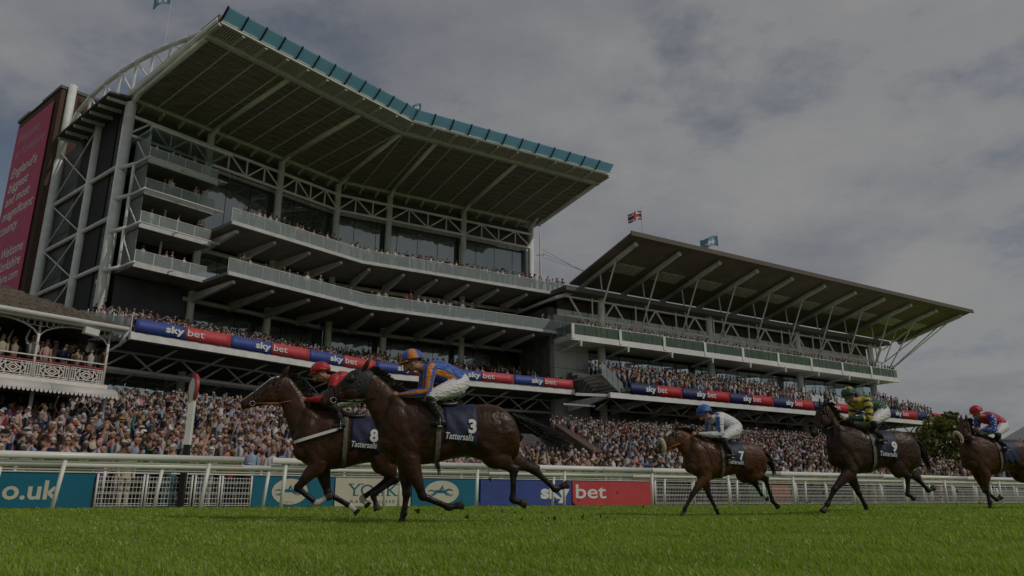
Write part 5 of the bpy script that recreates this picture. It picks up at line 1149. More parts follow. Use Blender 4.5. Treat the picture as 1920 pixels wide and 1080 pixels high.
        if O.get('breast'):
            pts = []
            for f in np.linspace(0, 1, 12): s = h.T(0.42 + 0.62 * f, 0)[0]; z = h.T(0, 1.33 - 0.20 * f)[1]; pts.append(V(s, h.side(s, z) + 0.06 - 0.02 * f, z))
            m = MB()
            for a, b in zip(pts[:-1], pts[1:]): m.beam(a, b, 0.012, 0.045)
            m.build('breast_strap', LETW, h.e)
class Jockey:
    def __init__(j, h, ds, dz, silk, label, helmet, bre=(0.74, 0.72, 0.72), cap2=None, k=1.0, hands=None, whip=False):
        j.h = h; h0 = h.e; e = empty('person', tuple(h0.location), h0.rotation_euler.z); j.e = e
        T = lambda s, z: ((s - 0.3) * k + 0.3 + ds, (z - 1.7) * k + 1.7 + dz)
        P = Parts(); SKIN = V(0.42, 0.22, 0.15); WB = V(*bre); BT = V(0.012, 0.011, 0.011)
        bodyc, sleevec = silk
        tr = [(-0.11, 1.77, 0.07, 0.11), (-0.05, 1.82, 0.125, 0.165), (0.05, 1.90, 0.135, 0.17), (0.16, 1.965, 0.13, 0.16), (0.29, 2.005, 0.135, 0.18), (0.40, 2.01, 0.12, 0.195), (0.49, 2.03, 0.075, 0.10), (0.55, 2.06, 0.055, 0.058)]
        pts = [(*(lambda q: (q[0], 0, q[1]))(T(s, z)), a * k * (1.2 if s < 0.45 else 1.0), b * k * 1.08) for (s, z, a, b) in tr]
        P.chain(pts, lambda i, t, p: WB if i < 0.24 else (SKIN if i > 0.93 else bodyc(i, t, p)), 26, 7)
        hc = T(0.665, 2.115)
        P.ball((hc[0], 0, hc[1]), (0.105, 0.080, 0.125), lambda *_: SKIN, R(-8)); c = T(0.60, 2.07); P.chain([(*(lambda q: (q[0], 0, q[1]))(T(0.52, 2.04)), 0.058, 0.058), (c[0], 0, c[1], 0.058, 0.06), (hc[0], 0, hc[1], 0.05, 0.05)], lambda *_: SKIN, 12, 4)
        c = T(0.725, 2.02); P.ball((c[0], 0, c[1]), (0.045, 0.042, 0.035), lambda *_: SKIN)                       # chin
        c = T(0.775, 2.095); P.ball((c[0], 0, c[1]), (0.028, 0.016, 0.024), lambda *_: SKIN * 1.05)                # nose
        c = T(0.757, 2.052); P.ball((c[0], 0, c[1]), (0.018, 0.028, 0.010), lambda *_: V(0.25, 0.08, 0.07))        # mouth
        for sy in (-1, 1):
            c = T(0.65, 2.10); P.ball((c[0], sy * 0.082, c[1]), (0.025, 0.014, 0.034), lambda *_: SKIN * 0.95)     # ears
            lg = [(-0.02, 1.81, 0.09, 0.11), (0.12, 1.76, 0.15, 0.105), (0.28, 1.69, 0.215, 0.088), (0.40, 1.62, 0.25, 0.070), (0.40, 1.55, 0.265, 0.062), (0.345, 1.46, 0.285, 0.060), (0.285, 1.36, 0.31, 0.046), (0.265, 1.31, 0.32, 0.042), (0.285, 1.275, 0.325, 0.040)]
            q = [(T(s, z)[0], sy * (h.side(T(s, z)[0], T(s, z)[1]) + 0.06 if z < 1.5 else y), T(s, z)[1], r * k * (1.15 if z > 1.6 else 1.0), r * k * (1.1 if z > 1.6 else 1.0)) for (s, z, y, r) in lg]
            P.chain(q, lambda i, t, p: WB if i < 0.42 else BT, 14, 5)
            yf = q[-1][1]; ft = [(0.22, 1.275, 0.036), (0.29, 1.275, 0.040), (0.36, 1.265, 0.037), (0.425, 1.265, 0.024)]
            P.chain([(T(s, z)[0], yf, T(s, z)[1], 0.034, r) for (s, z, r) in ft], lambda *_: BT, 12, 4)
            hx, hz = hands if hands else T(0.845, 1.655); el = T(0.475, 1.70)
            am = [(*T(0.40, 2.03), 0.15, 0.075), (*T(0.43, 1.97), 0.205, 0.072), (*T(0.45, 1.84), 0.235, 0.058), (*el, 0.24, 0.053), ((el[0] * 0.6 + hx * 0.4), (el[1] * 0.6 + hz * 0.4) - 0.015, 0.19, 0.048), ((el[0] * 0.2 + hx * 0.8), (el[1] * 0.2 + hz * 0.8) - 0.005, 0.11, 0.034), (hx - 0.035, hz, 0.085, 0.028)]
            P.chain([(s, sy * y, z, r * k * (1.25 if r > 0.04 else 1.0), r * k * (1.2 if r > 0.04 else 1.0)) for (s, z, y, r) in am], lambda i, t, p: SKIN if i > 0.90 else sleevec(i, t, p), 16, 6)
            P.ball((hx, sy * 0.07, hz), (0.045, 0.022, 0.04), lambda *_: SKIN)
            for f in range(4):
                zf = hz + 0.030 - f * 0.020; P.chain([(hx + 0.02, sy * 0.085, zf, 0.0085, 0.0085), (hx + 0.056 - 0.004 * abs(f - 1), sy * 0.078, zf - 0.004, 0.0085, 0.0085), (hx + 0.060 - 0.004 * abs(f - 1), sy * 0.052, zf - 0.006, 0.008, 0.008), (hx + 0.030, sy * 0.045, zf - 0.006, 0.0075, 0.0075)], lambda *_: SKIN, 8, 3)
            P.chain([(hx - 0.01, sy * 0.06, hz + 0.03, 0.011, 0.011), (hx + 0.025, sy * 0.05, hz + 0.05, 0.010, 0.010), (hx + 0.055, sy * 0.045, hz + 0.042, 0.008, 0.008)], lambda *_: SKIN, 8, 3)
            # stirrup and leather belong to the tack
            st = MB(); x, z = T(0.30, 1.235); n = 12
            for i in range(n):
                a0, a1 = 2 * math.pi * i / n, 2 * math.pi * (i + 1) / n; st.tube((x, yf + 0.055 * math.cos(a0), z + 0.055 + 0.065 * math.sin(a0)), (x, yf + 0.055 * math.cos(a1), z + 0.055 + 0.065 * math.sin(a1)), 0.007, 5)
            st.beam((x - 0.03, yf, z - 0.008), (x + 0.03, yf, z - 0.008), 0.11, 0.014); st.build('stirrup', STEEL, h.e)
            lt = T(0.27, 1.53); MB().beam((x, yf - sy * 0.005, z + 0.12), (lt[0], sy * (h.side(lt[0], lt[1]) + 0.02), lt[1]), 0.012, 0.025).build('stirrup_leather', LEATH, h.e)
            # rein
            b = h.hside(1.675, 1.56, 0.08, sy); mid = (V(b[0], b[1], b[2]) + V(hx, sy * 0.07, hz)) / 2 + V(0, sy * 0.035, -0.03)
            MB().path([b, mid, V(hx + 0.03, sy * 0.065, hz)], 0.010, 6).build('rein', LEATH if not h.o.get('tanrein') else TANL, h.e, True)
        P.fuse('body', SILK, 0.0085, 3, e)
        # helmet: shell, peak, button; goggles
        hc = T(0.655, 2.175); N_ = (24, 12); vs = []; cs = []; tl = R(-10)
        for a in range(N_[1] + 1):
            ph = (math.pi * 0.56) * a / N_[1]
            for b in range(N_[0]):
                t = 2 * math.pi * b / N_[0]; x, y, z = 0.148 * math.sin(ph) * math.cos(t), 0.122 * math.sin(ph) * math.sin(t), 0.125 * math.cos(ph)
                vs.append((hc[0] + x * math.cos(tl) - z * math.sin(tl), y, hc[1] + x * math.sin(tl) + z * math.cos(tl))); cs.append(helmet(ph, t))
        idx = np.arange(len(vs)).reshape(N_[1] + 1, N_[0]); q = np.stack([idx[:-1], np.roll(idx[:-1], -1, 1), np.roll(idx[1:], -1, 1), idx[1:]], -1).reshape(-1, 4)
        hm = npmesh('helmet', np.array(vs), q, SILK, np.array(cs), e, True); so_ = hm.modifiers.new('t', 'SOLIDIFY'); so_.thickness = 0.012; so_.offset = -1
        pk = MB(); n = 10; top = []
        for i in range(n + 1):
            t = -1.15 + 2.3 * i / n
            for rr_, dz_ in ((0.14, 0.0), (0.195, -0.022)):
                x, y = rr_ * math.cos(t) * 1.0, rr_ * math.sin(t) * 0.80; z = -0.028 + dz_
                for th in (0, 0.01): top.append((hc[0] + x * math.cos(tl) - z * math.sin(tl), y, hc[1] + x * math.sin(tl) + z * math.cos(tl) - th))
        fs = []
        for i in range(n): a = 4 * i; fs += [(a, a + 2, a + 6, a + 4), (a + 1, a + 5, a + 7, a + 3), (a + 2, a + 3, a + 7, a + 6)]
        pk.add(top, fs); pko = npmesh('peak', np.array(pk.v), np.array(fs), SILK, np.tile(np.array(cap2 if cap2 is not None else helmet(1.2, 0.0)), (len(pk.v), 1)), hm, True)
        gg = MB(); n = 14; vs = []
        gc = T(0.665, 2.12)
        for i in range(n + 1):
            t = -1.35 + 2.7 * i / n
            for z in (0.030, -0.022): vs.append((gc[0] + 0.122 * math.cos(t), 0.096 * math.sin(t), gc[1] + z))
        gg.add(vs, [(2 * i, 2 * i + 1, 2 * i + 3, 2 * i + 2) for i in range(n)]).build('goggles', GOG, e, True)
        cs_ = [V(T(0.645, 2.14)[0], sy * 0.09, T(0.645, 2.14)[1]) for sy in (-1, 1)]; b = T(0.715, 1.985)
        MB().path([cs_[0], V(b[0], -0.03, b[1]), V(b[0], 0.03, b[1]), cs_[1]], 0.006, 5).build('chin_strap', LEATH, e)
        if whip:
            hx, hz = hands if hands else T(0.845, 1.655); MB().tube((hx + 0.10, 0.10, hz + 0.13), (hx - 0.42, 0.36, hz - 0.40), 0.010, 6, 0.006).build('whip', BLKP, e, True)
        tag(e, label, 'jockey', 'jockeys riding the racehorses')
BLK = V(0.012, 0.011, 0.011)
BLUE = V(0.03, 0.10, 0.42); ORG = V(0.72, 0.24, 0.02); RED = V(0.50, 0.012, 0.018); WHT = V(0.72, 0.72, 0.72); GRN = V(0.012, 0.075, 0.035); YEL = V(0.62, 0.50, 0.05); NAV = V(0.012, 0.03, 0.22)
def L(*a): return a
HA_ = Horse((-0.75, 10.25), 0.0, 1.0, 0.0, 0.0, (1.30, 1.995), -36.9, 1.0,
    {'F1': ((0.675, 0.82), (0.642, 0.36), (0.668, 0.125), (0.700, 0.0), -1), 'F2': ((0.648, 0.80), (0.465, 0.345), (0.115, 0.205), (-0.085, 0.235), 1), 'H1': ((-0.48, 0.92), (-0.765, 0.69), (-0.755, 0.30), (-0.945, 0.235), 1), 'H2': ((-0.62, 0.93), (-1.12, 0.71), (-1.44, 0.44), (-1.63, 0.515), -1)},
    (0.046, 0.0175, 0.0075), (0.011, 0.0075, 0.0055), 'dark bay racehorse in a black hood with number 3 cloth, leading nearest the camera', dict(hood=True, num='3', ns=-0.15, tail=[(-0.80, 1.42), (-0.95, 1.36), (-1.22, 1.22), (-1.50, 1.12), (-1.72, 1.04)]))
Jockey(HA_, 0, 0, (lambda i, t, p: ORG if (t % 0.25 < 0.075) and i > 0.3 else BLUE, lambda i, t, p: ORG if int(t * 8 + 0.5) % 2 == 0 else BLUE), 'jockey in blue silks with orange striped sleeves riding the number 3 horse',
    lambda ph, t: ORG if int((t / (2 * math.pi)) * 8 + 0.5) % 2 == 0 else BLUE, cap2=ORG)
HB_ = Horse((-2.25, 12.0), 0.0, 1.03, 0.10, -0.02, (1.42, 2.19), -35.5, 1.08,
    {'F1': ((0.79, 0.84), (1.068, 0.471), (0.78, 0.255), (0.556, 0.36), 1), 'F2': ((0.74, 0.82), (0.608, 0.396), (0.25, 0.20), (0.13, 0.10), -1), 'H1': ((-0.20, 0.90), (-0.40, 0.61), (-0.07, 0.37), (-0.15, 0.14), 1), 'H2': ((-0.22, 0.90), (-0.34, 0.63), (0.08, 0.32), (-0.03, 0.20), -1)},
    (0.056, 0.0225, 0.010), (0.012, 0.007, 0.006), 'bay racehorse with a white blaze and number 8 cloth, half hidden behind the leader', dict(blaze=1, num='8', ns=-0.12, socks=('F1', 'F2', 'H2'), breast=True, tanrein=True, tail=[(-0.76, 1.40), (-0.9, 1.25), (-1.0, 1.05), (-1.08, 0.85), (-1.12, 0.70)]))
Jockey(HB_, 0.20, 0.13, (lambda i, t, p: BLK if math.sin(p[0] * 42) * math.sin(p[1] * 40 + p[2] * 22) > 0.42 else RED, lambda i, t, p: BLK if 0.3 < i < 0.38 and t < 0.5 else RED), 'jockey in red silks with black spots riding the number 8 horse',
    lambda ph, t: BLK if (0.45 < ph < 0.85 and int(t / (2 * math.pi) * 12) % 3 == 0) else RED, cap2=RED, hands=(1.08, 1.815))
HC_ = Horse((4.70, 15.1), 0.0, 0.90, 0.42, 0.01, (1.56, 1.635), -41, 0.90,
    {'F1': ((1.02, 0.75), (1.34, 0.38), (1.51, 0.13), (1.58, 0.0), 1), 'F2': ((0.96, 0.74), (0.845, 0.37), (0.715, 0.11), (0.67, 0.0), -1), 'H1': ((-0.02, 0.84), (-0.28, 0.69), (-0.40, 0.27), (-0.52, 0.15), 1), 'H2': ((0.06, 0.82), (-0.185, 0.61), (-0.33, 0.36), (-0.44, 0.31), -1)},
    (0.088, 0.034, 0.0135), (0.018, 0.012, 0.009), 'bright bay racehorse in a cream sheepskin noseband, third in line', dict(blaze=2, fleece=True, num='7', socks=('H2',), tanrein=True, tail=[(-0.30, 1.28), (-0.42, 1.18), (-0.52, 1.02), (-0.55, 0.88), (-0.56, 0.78)], tailw=[0.03, 0.07, 0.09, 0.09, 0.05]))
Jockey(HC_, 0.25, -0.16, (lambda i, t, p: NAV * 1.6 if 0.72 < i < 0.80 else WHT, lambda i, t, p: BLUE * 1.1 if 0.12 < i < 0.55 and int(t * 6) % 2 == 0 else WHT), 'jockey in white silks with blue sleeves and a blue helmet', lambda ph, t: V(0.03, 0.10, 0.40), hands=(1.17, 1.545), whip=True, k=0.97)
HD_ = Horse((7.50, 14.6), 0.0, 1.0, 0.52, 0.02, (1.63, 2.03), -58, 0.92,
    {'F1': ((1.27, 0.84), (1.69, 0.47), (1.86, 0.225), (1.99, 0.085), 1), 'F2': ((1.12, 0.80), (0.96, 0.42), (0.85, 0.20), (0.82, 0.085), -1), 'H1': ((0.22, 0.90), (0.02, 0.73), (0.08, 0.40), (-0.06, 0.32), 1), 'H2': ((-0.06, 0.94), (-0.42, 0.70), (-0.64, 0.47), (-0.79, 0.53), -1)},
    (0.038, 0.016, 0.008), (0.011, 0.007, 0.0055), 'near-black racehorse with a navy cloth, ridden in green and yellow', dict(num='9', tail=[(-0.30, 1.45), (-0.44, 1.36), (-0.55, 1.15), (-0.60, 0.95), (-0.62, 0.78)], tailw=[0.03, 0.07, 0.09, 0.08, 0.04]))
Jockey(HD_, 0.34, 0.10, (lambda i, t, p: YEL if i > 0.74 else GRN, lambda i, t, p: GRN * 0.7 if i > 0.62 else (BLK if int(i * 22) % 3 == 0 else YEL)), 'jockey in green and yellow silks with black hooped sleeves', lambda ph, t: YEL if (ph < 0.75 and int(t / (2 * math.pi) * 10) % 2 == 0) else GRN, cap2=GRN, hands=(1.22, 1.79))
HE_ = Horse((11.95, 18.4), 0.0, 1.05, 0.08, 0.07, (1.02, 2.15), -52, 0.98,
    {'F1': ((0.80, 0.90), (0.83, 0.52), (0.80, 0.25), (0.80, 0.085), 1), 'F2': ((0.72, 0.90), (0.60, 0.50), (0.30, 0.30), (0.15, 0.36), -1), 'H1': ((-0.42, 0.95), (-0.72, 0.68), (-0.52, 0.33), (-0.46, 0.12), 1), 'H2': ((-0.50, 0.95), (-0.92, 0.66), (-0.82, 0.32), (-0.80, 0.12), -1)},
    (0.066, 0.024, 0.010), (0.016, 0.013, 0.010), 'bay racehorse in a cream sheepskin noseband at the right edge', dict(fleece=True, num=None, word=False, socks=('H1',), tail=[(-0.78, 1.48), (-0.92, 1.38), (-1.05, 1.15), (-1.12, 0.95), (-1.15, 0.8)]))
Jockey(HE_, -0.06, 0.22, (lambda i, t, p: RED, lambda i, t, p: WHT if math.sin(p[0] * 70) * math.sin(p[2] * 70) > 0.55 else V(0.03, 0.07, 0.45)), 'jockey in red silks with blue spotted sleeves at the right edge', lambda ph, t: BLK if (ph < 0.35) else RED, cap2=RED, hands=(0.66, 1.93))
HF_ = Horse((14.75, 20.1), 0.02, 1.02, 0.10, 0.06, (1.48, 1.72), -20, 1.0,
    {'F1': ((0.79, 0.90), (1.02, 0.50), (0.78, 0.27), (0.58, 0.36), 1), 'F2': ((0.74, 0.86), (0.66, 0.42), (0.42, 0.22), (0.34, 0.10), -1), 'H1': ((-0.20, 0.92), (-0.42, 0.64), (-0.15, 0.38), (-0.2, 0.16), 1), 'H2': ((-0.22, 0.92), (-0.36, 0.64), (0.05, 0.34), (-0.05, 0.2), -1)},
    (0.12, 0.045, 0.018), (0.04, 0.02, 0.012), 'chestnut racehorse mostly out of frame behind the last bay', dict(num=None, word=False, socks=('F1', 'F2'), tail=[(-0.76, 1.45), (-0.9, 1.3), (-1.0, 1.1), (-1.08, 0.9), (-1.12, 0.75)]))
# ------------------------------------------------------------------ people
CROWD = attrmat('crowd_clothes', 0.75, 0.25)
def person(rg, hi):
    """vertex, quad and colour-slot arrays; faces -Y, feet at 0. slots: 0 cloth 1 skin 2 hair 3 shirt 4 lower 5 hat 6 dark 7 lips"""
    v, f, sl = [], [], []; n0 = [0]; S = 12 if hi else 6
    def rings(R_, slots):
        R_ = np.array(R_); m, n = R_.shape[:2]; idx = np.arange(m * n).reshape(m, n) + n0[0]
        f.append(np.stack([idx[:-1], np.roll(idx[:-1], -1, 1), np.roll(idx[1:], -1, 1), idx[1:]], -1).reshape(-1, 4)); v.append(R_.reshape(-1, 3)); sl.append(np.asarray(slots).reshape(-1)); n0[0] += m * n
    t = np.linspace(0, 2 * np.pi, S, endpoint=False); ct, st = np.cos(t), np.sin(t)
    woman = rg.random() < 0.40; suit = (not woman) and rg.random() < 0.78; wide = 0.9 if woman else 1.0
    prof = [(0.82, .165, .115), (1.0, .145, .105), (1.16, .165, .118), (1.30, .185, .118), (1.40, .185, .095), (1.455, .085, .07), (1.49, .055, .055), (1.56, .05, .05)] if hi else [(0.0, .12, .09), (0.8, .165, .115), (1.15, .165, .115), (1.38, .185, .10), (1.46, .075, .065), (1.55, .05, .05)]
    R_, s_ = [], []
    for (z, a, b) in prof:
        R_.append(np.stack([ct * a * wide, st * b, np.full(S, z)], 1)); q = np.zeros(S, int)
        if z < 0.9: q[:] = 4 if not woman or hi is False else 0
        if z > 1.47: q[:] = 1
        if suit and 1.1 < z < 1.47: q[(st < -0.80)] = 3; q[(st < -0.95)] = 9
        if woman and 1.39 < z < 1.47: q[st < 0.2] = 1
        s_.append(q)
    rings(R_, s_)
    # head
    R_, s_ = [], []; hair = rg.integers(0, 4); glasses = rg.random() < 0.35; tilt = rg.uniform(-0.03, 0.02); bald = hair == 3 and not woman
    for fz in ((0.0, 0.08, 0.20, 0.33, 0.45, 0.56, 0.64, 0.74, 0.86, 0.95, 1.0) if hi else (0.0, 0.22, 0.42, 0.56, 0.72, 0.9, 1.0)):
        r = math.sqrt(max(0.015, 1 - (2 * fz - 1) ** 2)) * (0.86 if fz < 0.4 else 1.0)
        x, y = ct * 0.086 * r, st * 0.106 * r - 0.015 + tilt * fz; q = np.ones(S, int)
        if fz > 0.73 and not bald: q[:] = 2
        if fz > 0.7 and not hi and not bald: q[:] = 2
        q[(st > 0.15) & (fz > 0.2) & (fz < 0.7)] = 2
        if not bald: q[(st > 0.15)] = 2; q[(st > -0.3) & (fz > 0.5)] = 2
        if woman: q[(st > -0.45)] = 2
        if hi:
            if fz == 0.56:
                if glasses: q[st < -0.1] = 6
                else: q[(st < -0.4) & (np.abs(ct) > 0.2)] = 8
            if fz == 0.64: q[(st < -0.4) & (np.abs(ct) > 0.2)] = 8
            if fz == 0.20: q[(st < -0.8)] = 7
            if fz in (0.33, 0.45): y = np.where(st < -0.9, y - 0.026, y)
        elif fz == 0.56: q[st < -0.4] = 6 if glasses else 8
        R_.append(np.stack([x, y, np.full(S, 1.52 + 0.26 * fz)], 1)); s_.append(q)
    rings(R_, s_)
    if woman and hair < 2: # long hair
        rings([np.stack([ct * a, st * b + 0.03, np.full(S, z)], 1) for z, a, b in ((1.40, .06, .045), (1.50, .09, .06), (1.62, .085, .075))], np.full((3, S), 2))
    if rg.random() < (0.16 if woman else 0.07):
        br = 0.17 if woman else 0.125; rings([np.stack([ct * a, st * a * 1.1 - 0.01, np.full(S, z)], 1) for z, a in ((1.70, br), (1.705, 0.1), (1.77, 0.088), (1.80, 0.02))], np.full((4, S), 5))
    # arms
    n = 6 if hi else 4; ta = np.linspace(0, 2 * np.pi, n, endpoint=False); pose = rg.choice(6, p=[.30, .22, .18, .08, .14, .08])
    for sx in (-1, 1):
        p = {0: [(.20, 0, 1.39), (.235, .03, 1.12), (.21, -.10, .90)], 1: [(.20, 0, 1.39), (.24, -.02, 1.12), (.05, -.22, 1.18)], 2: [(.20, 0, 1.39), (.25, -.12, 1.15), (.09, -.25, 1.35)],
             3: [(.20, 0, 1.39), (.30, -.08, 1.62), (.22, -.10, 1.92)], 4: [(.20, 0, 1.39), (.23, .0, 1.12), (.10, -.20, 1.02)], 5: [(.20, 0, 1.39), (.30, -.14, 1.42), (.07, -.16, 1.66)]}[pose if (sx < 0 or pose in (1, 2, 4)) else (0 if pose == 0 else (4 if rg.random() < .7 else pose))]
        P = np.array([(sx * a * wide, b, c) for a, b, c in p] ); d = P[2] - P[1]; d /= np.linalg.norm(d); P = np.vstack([P, P[2] + d * 0.10]); rad = [.062, .05, .036, .026]; bare = woman and rg.random() < 0.6
        R_ = []
        for k in range(4):
            tg = P[min(k + 1, 3)] - P[max(k - 1, 0)]; tg /= np.linalg.norm(tg); a = np.cross(tg, [0.3, 1, 0.1]); a /= np.linalg.norm(a); b = np.cross(tg, a); R_.append(P[k] + np.outer(np.cos(ta), a) * rad[k] + np.outer(np.sin(ta), b) * rad[k])
        rings(R_, [np.full(n, 1 if bare and k > 0 else (0 if k < 2 else (0 if k == 2 else 1))) for k in range(4)])
        if hi: # legs
            rings([np.stack([sx * 0.085 + np.cos(ta) * r, np.sin(ta) * r + 0.0, np.full(n, z)], 1) for z, r in ((0.0, .05), (0.1, .055), (0.48, .065), (0.88, .085))], np.stack([np.full(n, 6), np.full(n, 4), np.full(n, 4), np.full(n, 4)]))
    return np.concatenate(v), np.concatenate(f), np.concatenate(sl), dict(woman=woman, suit=suit, hat=bool((np.concatenate(sl) == 5).any()), hair=int(hair), glasses=glasses, pose=int(pose))
DARKS = [('navy', (0.012, 0.018, 0.045)), ('black', (0.010, 0.010, 0.011)), ('charcoal', (0.035, 0.036, 0.04)), ('grey', (0.14, 0.14, 0.145)), ('brown', (0.09, 0.055, 0.035)), ('dark blue', (0.02, 0.035, 0.10))]
LIGHTS = [('white', (0.72, 0.70, 0.67)), ('cream', (0.62, 0.55, 0.42)), ('pale blue', (0.36, 0.46, 0.62)), ('pale grey', (0.48, 0.47, 0.46)), ('pale pink', (0.62, 0.40, 0.40)), ('beige', (0.50, 0.40, 0.29))]
BRIGHT = [('red', (0.42, 0.03, 0.035)), ('mustard', (0.42, 0.26, 0.03)), ('pink', (0.55, 0.12, 0.22)), ('royal blue', (0.04, 0.09, 0.35)), ('teal', (0.03, 0.20, 0.22)), ('purple', (0.14, 0.05, 0.20)), ('coral', (0.52, 0.16, 0.11)), ('green', (0.05, 0.16, 0.06))]
SKINS = [(0.56, 0.33, 0.24), (0.50, 0.28, 0.20), (0.60, 0.37, 0.28), (0.44, 0.25, 0.17), (0.58, 0.31, 0.23), (0.20, 0.10, 0.06)]
HAIRS = [('dark', (0.018, 0.012, 0.009)), ('brown', (0.06, 0.032, 0.018)), ('fair', (0.30, 0.20, 0.09)), ('grey', (0.32, 0.31, 0.30)), ('white', (0.58, 0.57, 0.55))]
def palette(rg, info):
    pick = lambda L_: L_[rg.integers(len(L_))]
    if info['suit']: c = pick(DARKS)
    elif info['woman']: c = pick(LIGHTS if rg.random() < 0.45 else (BRIGHT if rg.random() < 0.30 else DARKS))
    else: c = pick(LIGHTS if rg.random() < 0.55 else (DARKS if rg.random() < 0.75 else BRIGHT))
    sk = SKINS[rg.integers(len(SKINS))] if rg.random() < 0.6 else SKINS[0]; h = pick(HAIRS); sh = pick(LIGHTS); lo = pick(DARKS) if not info['woman'] or rg.random() < 0.5 else c; ht = pick(LIGHTS + DARKS[:3] + BRIGHT[:3])
    pal = np.array([c[1], sk, h[1], sh[1], lo[1], ht[1], (0.012, 0.01, 0.01), (0.28, 0.09, 0.08), tuple(x_ * 0.38 for x_ in sk), pick(BRIGHT + DARKS)[1]]); return pal, c[0], h[0], ht[0]  # darkened skin slot colours eyes and brows, with brow shadow painted in
prng = np.random.default_rng(77)
LOV = [person(np.random.default_rng(500 + k), False) for k in range(40)]
CP, SP = math.cos(math.atan(397 / 1386.0)), math.sin(math.atan(397 / 1386.0))
def toimg(x, y, z):
    z = z - 0.3; dp = y * CP + z * SP; return (960 + 1386 * x / dp, 540 - 1386 * (z * CP - y * SP) / dp) if dp > 0.5 else (-9999, 0)
spots = []   # x y z fx fy row ground
GDIR = -RP
def put(x, y, z, f, row=-1, g=False, sc=1.0): spots.append((x, y, z, f[0], f[1], row, g, sc))
rows = [5.45] + [T0 + 0.45 + k * 0.9 for k in range(0, 8)] + [T0 + 0.45 + k * 0.9 for k in (9, 10, 12, 13, 15, 16, 18, 19, 21, 22, 24, 25, 27, 28, 30, 31, 33, 34)]
for ri, D in enumerate(rows):
    sp = 0.52 if ri < 9 else 0.58; s = -6.0 - D * 0.25; smax = 46 if ri < 5 else 92
    while s < smax:
        s += sp * prng.uniform(0.8, 1.35)
        DD = D + prng.uniform(-0.16, 0.16); x, y, _ = rr(s, DD); z = tz(DD)
        px, py = toimg(x, y, z + 1.6)
        if px < -40 or px > 1960: continue
        q = V(x, y) - P0; u_, o_ = q @ PU, q @ PN
        if u_ < 0.3 and -12 < o_ < -2.6: continue
        if u_ < 0.2 and o_ <= -12: continue
        fw = (y - WA[1]) / (WB_[1] - WA[1]); wx = WA[0] + (WB_[0] - WA[0]) * fw
        if -0.03 < fw < 1.03 and abs(x - wx - 0.2) < 0.65: continue
        # the steps left of the brick wall, before the dark end wall, stand nearly empty
        if -0.03 < fw and -1.6 - (y - 36) * 0.05 < x < wx and prng.random() < (1.0 if fw < 1.3 else 0.8): continue
        if ri < 5 and s > 40 and prng.random() < 0.2: continue
        a = prng.uniform(-0.6, 0.35) ; f = (GDIR[0] * math.cos(a) - GDIR[1] * math.sin(a), GDIR[0] * math.sin(a) + GDIR[1] * math.cos(a))
        put(x, y, z, f, ri, True)
def fdir(n, jit=0.5):
    a = prng.uniform(-jit, jit); return (n[0] * math.cos(a) - n[1] * math.sin(a), n[0] * math.sin(a) + n[1] * math.cos(a))
# large grandstand: seats, balconies, boxes
for i in (1, 2):
    nn = N1 if i == 1 else N2
    for k in range(12):
        o = TIER_O - 0.7 - k * 0.82; z = 10.5 + k * 0.235 if k < 11 else 12.66
        seated = 0.80 if k < 9 else 1.0
        a, b = (-0.9, L1 - o * KT) if i == 1 else (o * KT, L2 - 1.0); u = a
        while u < b:
            u += prng.uniform(0.48, 0.75); dens = 0.94 if (i == 1 or u < 6) else (0.75 if u < 9 else (0.12 if k < 8 else 0.6))
            if prng.random() > dens or u > b: continue
            p = span(i, u, o, z) + GO; put(p[0], p[1], p[2] - (0.12 if k < 9 else 0), fdir(nn, 0.35))
    for zb, off, dens in ((21.85, 5.6, 0.97), (21.85, 5.0, 0.8), (17.3, 6.6, 0.7), (17.3, 6.0, 0.35)):
        a, b = (7.0, L1 - off * KT) if i == 1 else (off * KT, L2 + 0.6); u = a; clump = 1
        while u < b:
            u += prng.uniform(0.45, 0.8)
            if zb < 18 and prng.random() < 0.08: clump = 1 - clump
            if prng.random() > dens or u > b or (zb < 18 and not clump): continue
            p = span(i, u, off + prng.uniform(-0.1, 0.1), zb) + GO; put(p[0], p[1], p[2], fdir(nn, 0.7))
for k in range(4):
    for q in range(4):
        p = w1(prng.uniform(1.2, 6.0), prng.uniform(1.8, 2.6), BZ[k] + 0.42) + GO; put(p[0], p[1], p[2], fdir(N1, 0.6))
# smaller grandstand
for k in range(8):
    o = T2O - 0.75 - k * 0.9; u = -2.0
    while u < 49.5:
        u += prng.uniform(0.5, 0.75); dens = 0.96 if u < 22 else (0.6 if u < 26 else (0.16 if u < 40 else 0.8 if k < 3 else 0.3))
        if prng.random() > dens: continue
        p = c2(u, o, 10.4 + k * 0.36) + CO; put(p[0], p[1], p[2] - 0.1, fdir(CN, 0.4))
for off, dens in ((1.55, 0.93), (0.95, 0.5), (-0.6, 0.25)):
    u = -4.6
    while u < 50:
        u += prng.uniform(0.45, 0.8)
        if prng.random() > dens: continue
        p = c2(u, off + prng.uniform(-0.1, 0.1), 16.5) + CO; put(p[0], p[1], p[2], fdir(CN, 0.7))
# pavilion balcony
for o, dens in ((-0.35, 0.92), (-1.0, 0.85), (-1.7, 0.7), (-2.4, 0.6)):
    u = -11
    while u < -0.4:
        u += prng.uniform(0.45, 0.7)
        if prng.random() > dens: continue
        p = pw(u, o + prng.uniform(-0.1, 0.1), PF + (0.14 * abs(o))) + PO; put(p[0], p[1], p[2], fdir(PN, 0.5))
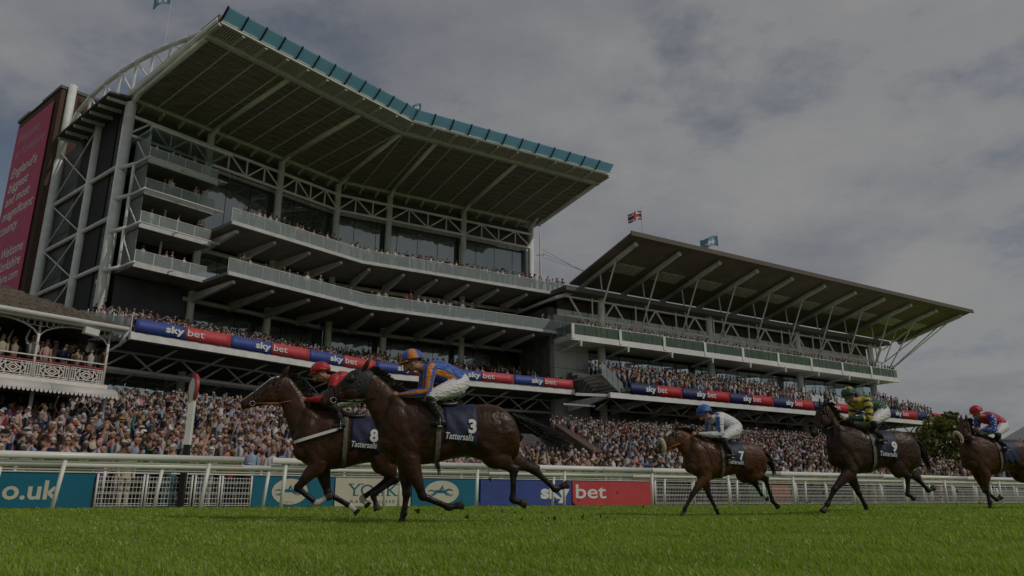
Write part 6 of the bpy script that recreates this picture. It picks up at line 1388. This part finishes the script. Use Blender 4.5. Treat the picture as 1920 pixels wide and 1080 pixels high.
# the 300 that show largest: nearest people on the ground inside the frame
vis = []
for n_, sp in enumerate(spots):
    if sp[6]:
        px, py = toimg(sp[0], sp[1], sp[2] + 1.6)
        if 0 < px < 1920: vis.append((math.hypot(sp[0], sp[1]), n_))
vis.sort(); near = [n_ for _, n_ in vis[:300]]; nearset = set(near)
near.sort(key=lambda n_: (spots[n_][5], toimg(spots[n_][0], spots[n_][1], spots[n_][2] + 1.6)[0]))
count = {}
def ordn(k): return f"{k}{'th' if 10 <= k % 100 <= 20 else {1: 'st', 2: 'nd', 3: 'rd'}.get(k % 10, 'th')}"
for n_ in near:
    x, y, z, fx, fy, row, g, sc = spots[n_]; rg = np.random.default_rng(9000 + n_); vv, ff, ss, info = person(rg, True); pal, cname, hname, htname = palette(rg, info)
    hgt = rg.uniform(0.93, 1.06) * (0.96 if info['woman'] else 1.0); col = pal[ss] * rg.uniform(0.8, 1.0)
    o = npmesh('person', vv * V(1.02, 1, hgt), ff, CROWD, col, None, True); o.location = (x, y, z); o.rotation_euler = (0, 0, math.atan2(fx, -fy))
    count[row] = count.get(row, 0) + 1
    gar = 'suit' if info['suit'] else ('dress' if info['woman'] else 'shirt'); acc = f'{htname} hat' if info['hat'] else ('bald head' if info['hair'] == 3 and not info['woman'] else f'{hname} hair')
    ex = ' and glasses' if info['glasses'] and ' ' not in cname + acc.split(' hat')[0].replace(' hair', '').replace('bald head', 'x') else ''
    tag(o, f"spectator in {cname} {gar} with {acc}{ex}, {ORD[row]} row, {ordn(count[row])} from left", 'spectator', 'spectators pressed behind the white rails')
# everyone else as one mass
buf = {}
for n_, sp in enumerate(spots):
    if n_ in nearset: continue
    px, py = toimg(sp[0], sp[1], sp[2] + 1.6)
    if px < -60 or px > 1980: continue
    buf.setdefault(int(prng.integers(len(LOV))), []).append(sp)
AV, AF, AC = [], [], []; off = 0
for k, L_ in buf.items():
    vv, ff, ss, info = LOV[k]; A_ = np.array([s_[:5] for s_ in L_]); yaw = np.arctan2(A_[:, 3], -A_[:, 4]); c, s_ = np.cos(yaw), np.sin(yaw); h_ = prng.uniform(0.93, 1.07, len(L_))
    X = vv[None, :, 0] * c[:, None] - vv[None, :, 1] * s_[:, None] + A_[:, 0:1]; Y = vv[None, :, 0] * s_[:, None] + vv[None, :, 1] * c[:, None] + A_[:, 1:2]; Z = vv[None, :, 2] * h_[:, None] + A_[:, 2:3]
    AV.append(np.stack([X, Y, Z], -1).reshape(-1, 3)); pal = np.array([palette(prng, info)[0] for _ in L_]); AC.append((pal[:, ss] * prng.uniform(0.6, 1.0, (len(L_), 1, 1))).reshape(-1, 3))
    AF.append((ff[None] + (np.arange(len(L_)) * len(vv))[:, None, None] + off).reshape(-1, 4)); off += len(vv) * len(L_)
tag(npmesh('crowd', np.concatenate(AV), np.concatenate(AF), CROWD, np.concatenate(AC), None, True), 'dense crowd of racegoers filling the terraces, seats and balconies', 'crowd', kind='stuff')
print('people', len(spots), 'near', len(near))

# ------------------------------------------------------------------ turf kicked up behind the hooves
rk = random.Random(21); m = MB()
for (cx, cy, cz, spx, spz, nn) in ((0.95, 10.7, 0.25, 0.5, 0.25, 16), (0.55, 10.4, 0.05, 0.6, 0.06, 10), (4.0, 15.0, 0.9, 0.25, 0.35, 9), (5.6, 15.3, 0.15, 0.5, 0.15, 10), (11.2, 18.2, 0.35, 0.12, 0.3, 14), (8.6, 14.9, 0.3, 0.5, 0.2, 10), (-1.4, 12.2, 0.1, 0.5, 0.1, 8)):
    for _ in range(nn):
        c = V(cx + rk.gauss(0, spx), cy + rk.gauss(0, 0.15), max(0.05, cz + rk.gauss(0, spz))); r_ = rk.uniform(0.008, 0.028); b = len(m.v)
        vs = [c + V(rk.gauss(0, 1), rk.gauss(0, 1), rk.gauss(0, 1)) * r_ for _ in range(6)]; m.add(vs, [(0, 1, 2), (0, 2, 3), (0, 3, 4), (0, 4, 1), (5, 2, 1), (5, 3, 2), (5, 4, 3), (5, 1, 4)])
tag(m.build('flying_turf', mat('turf_clod', (0.10, 0.085, 0.03), 0.9, var=0.5, vscale=60)), 'small clods of turf kicked up behind the hooves', 'turf', kind='stuff')
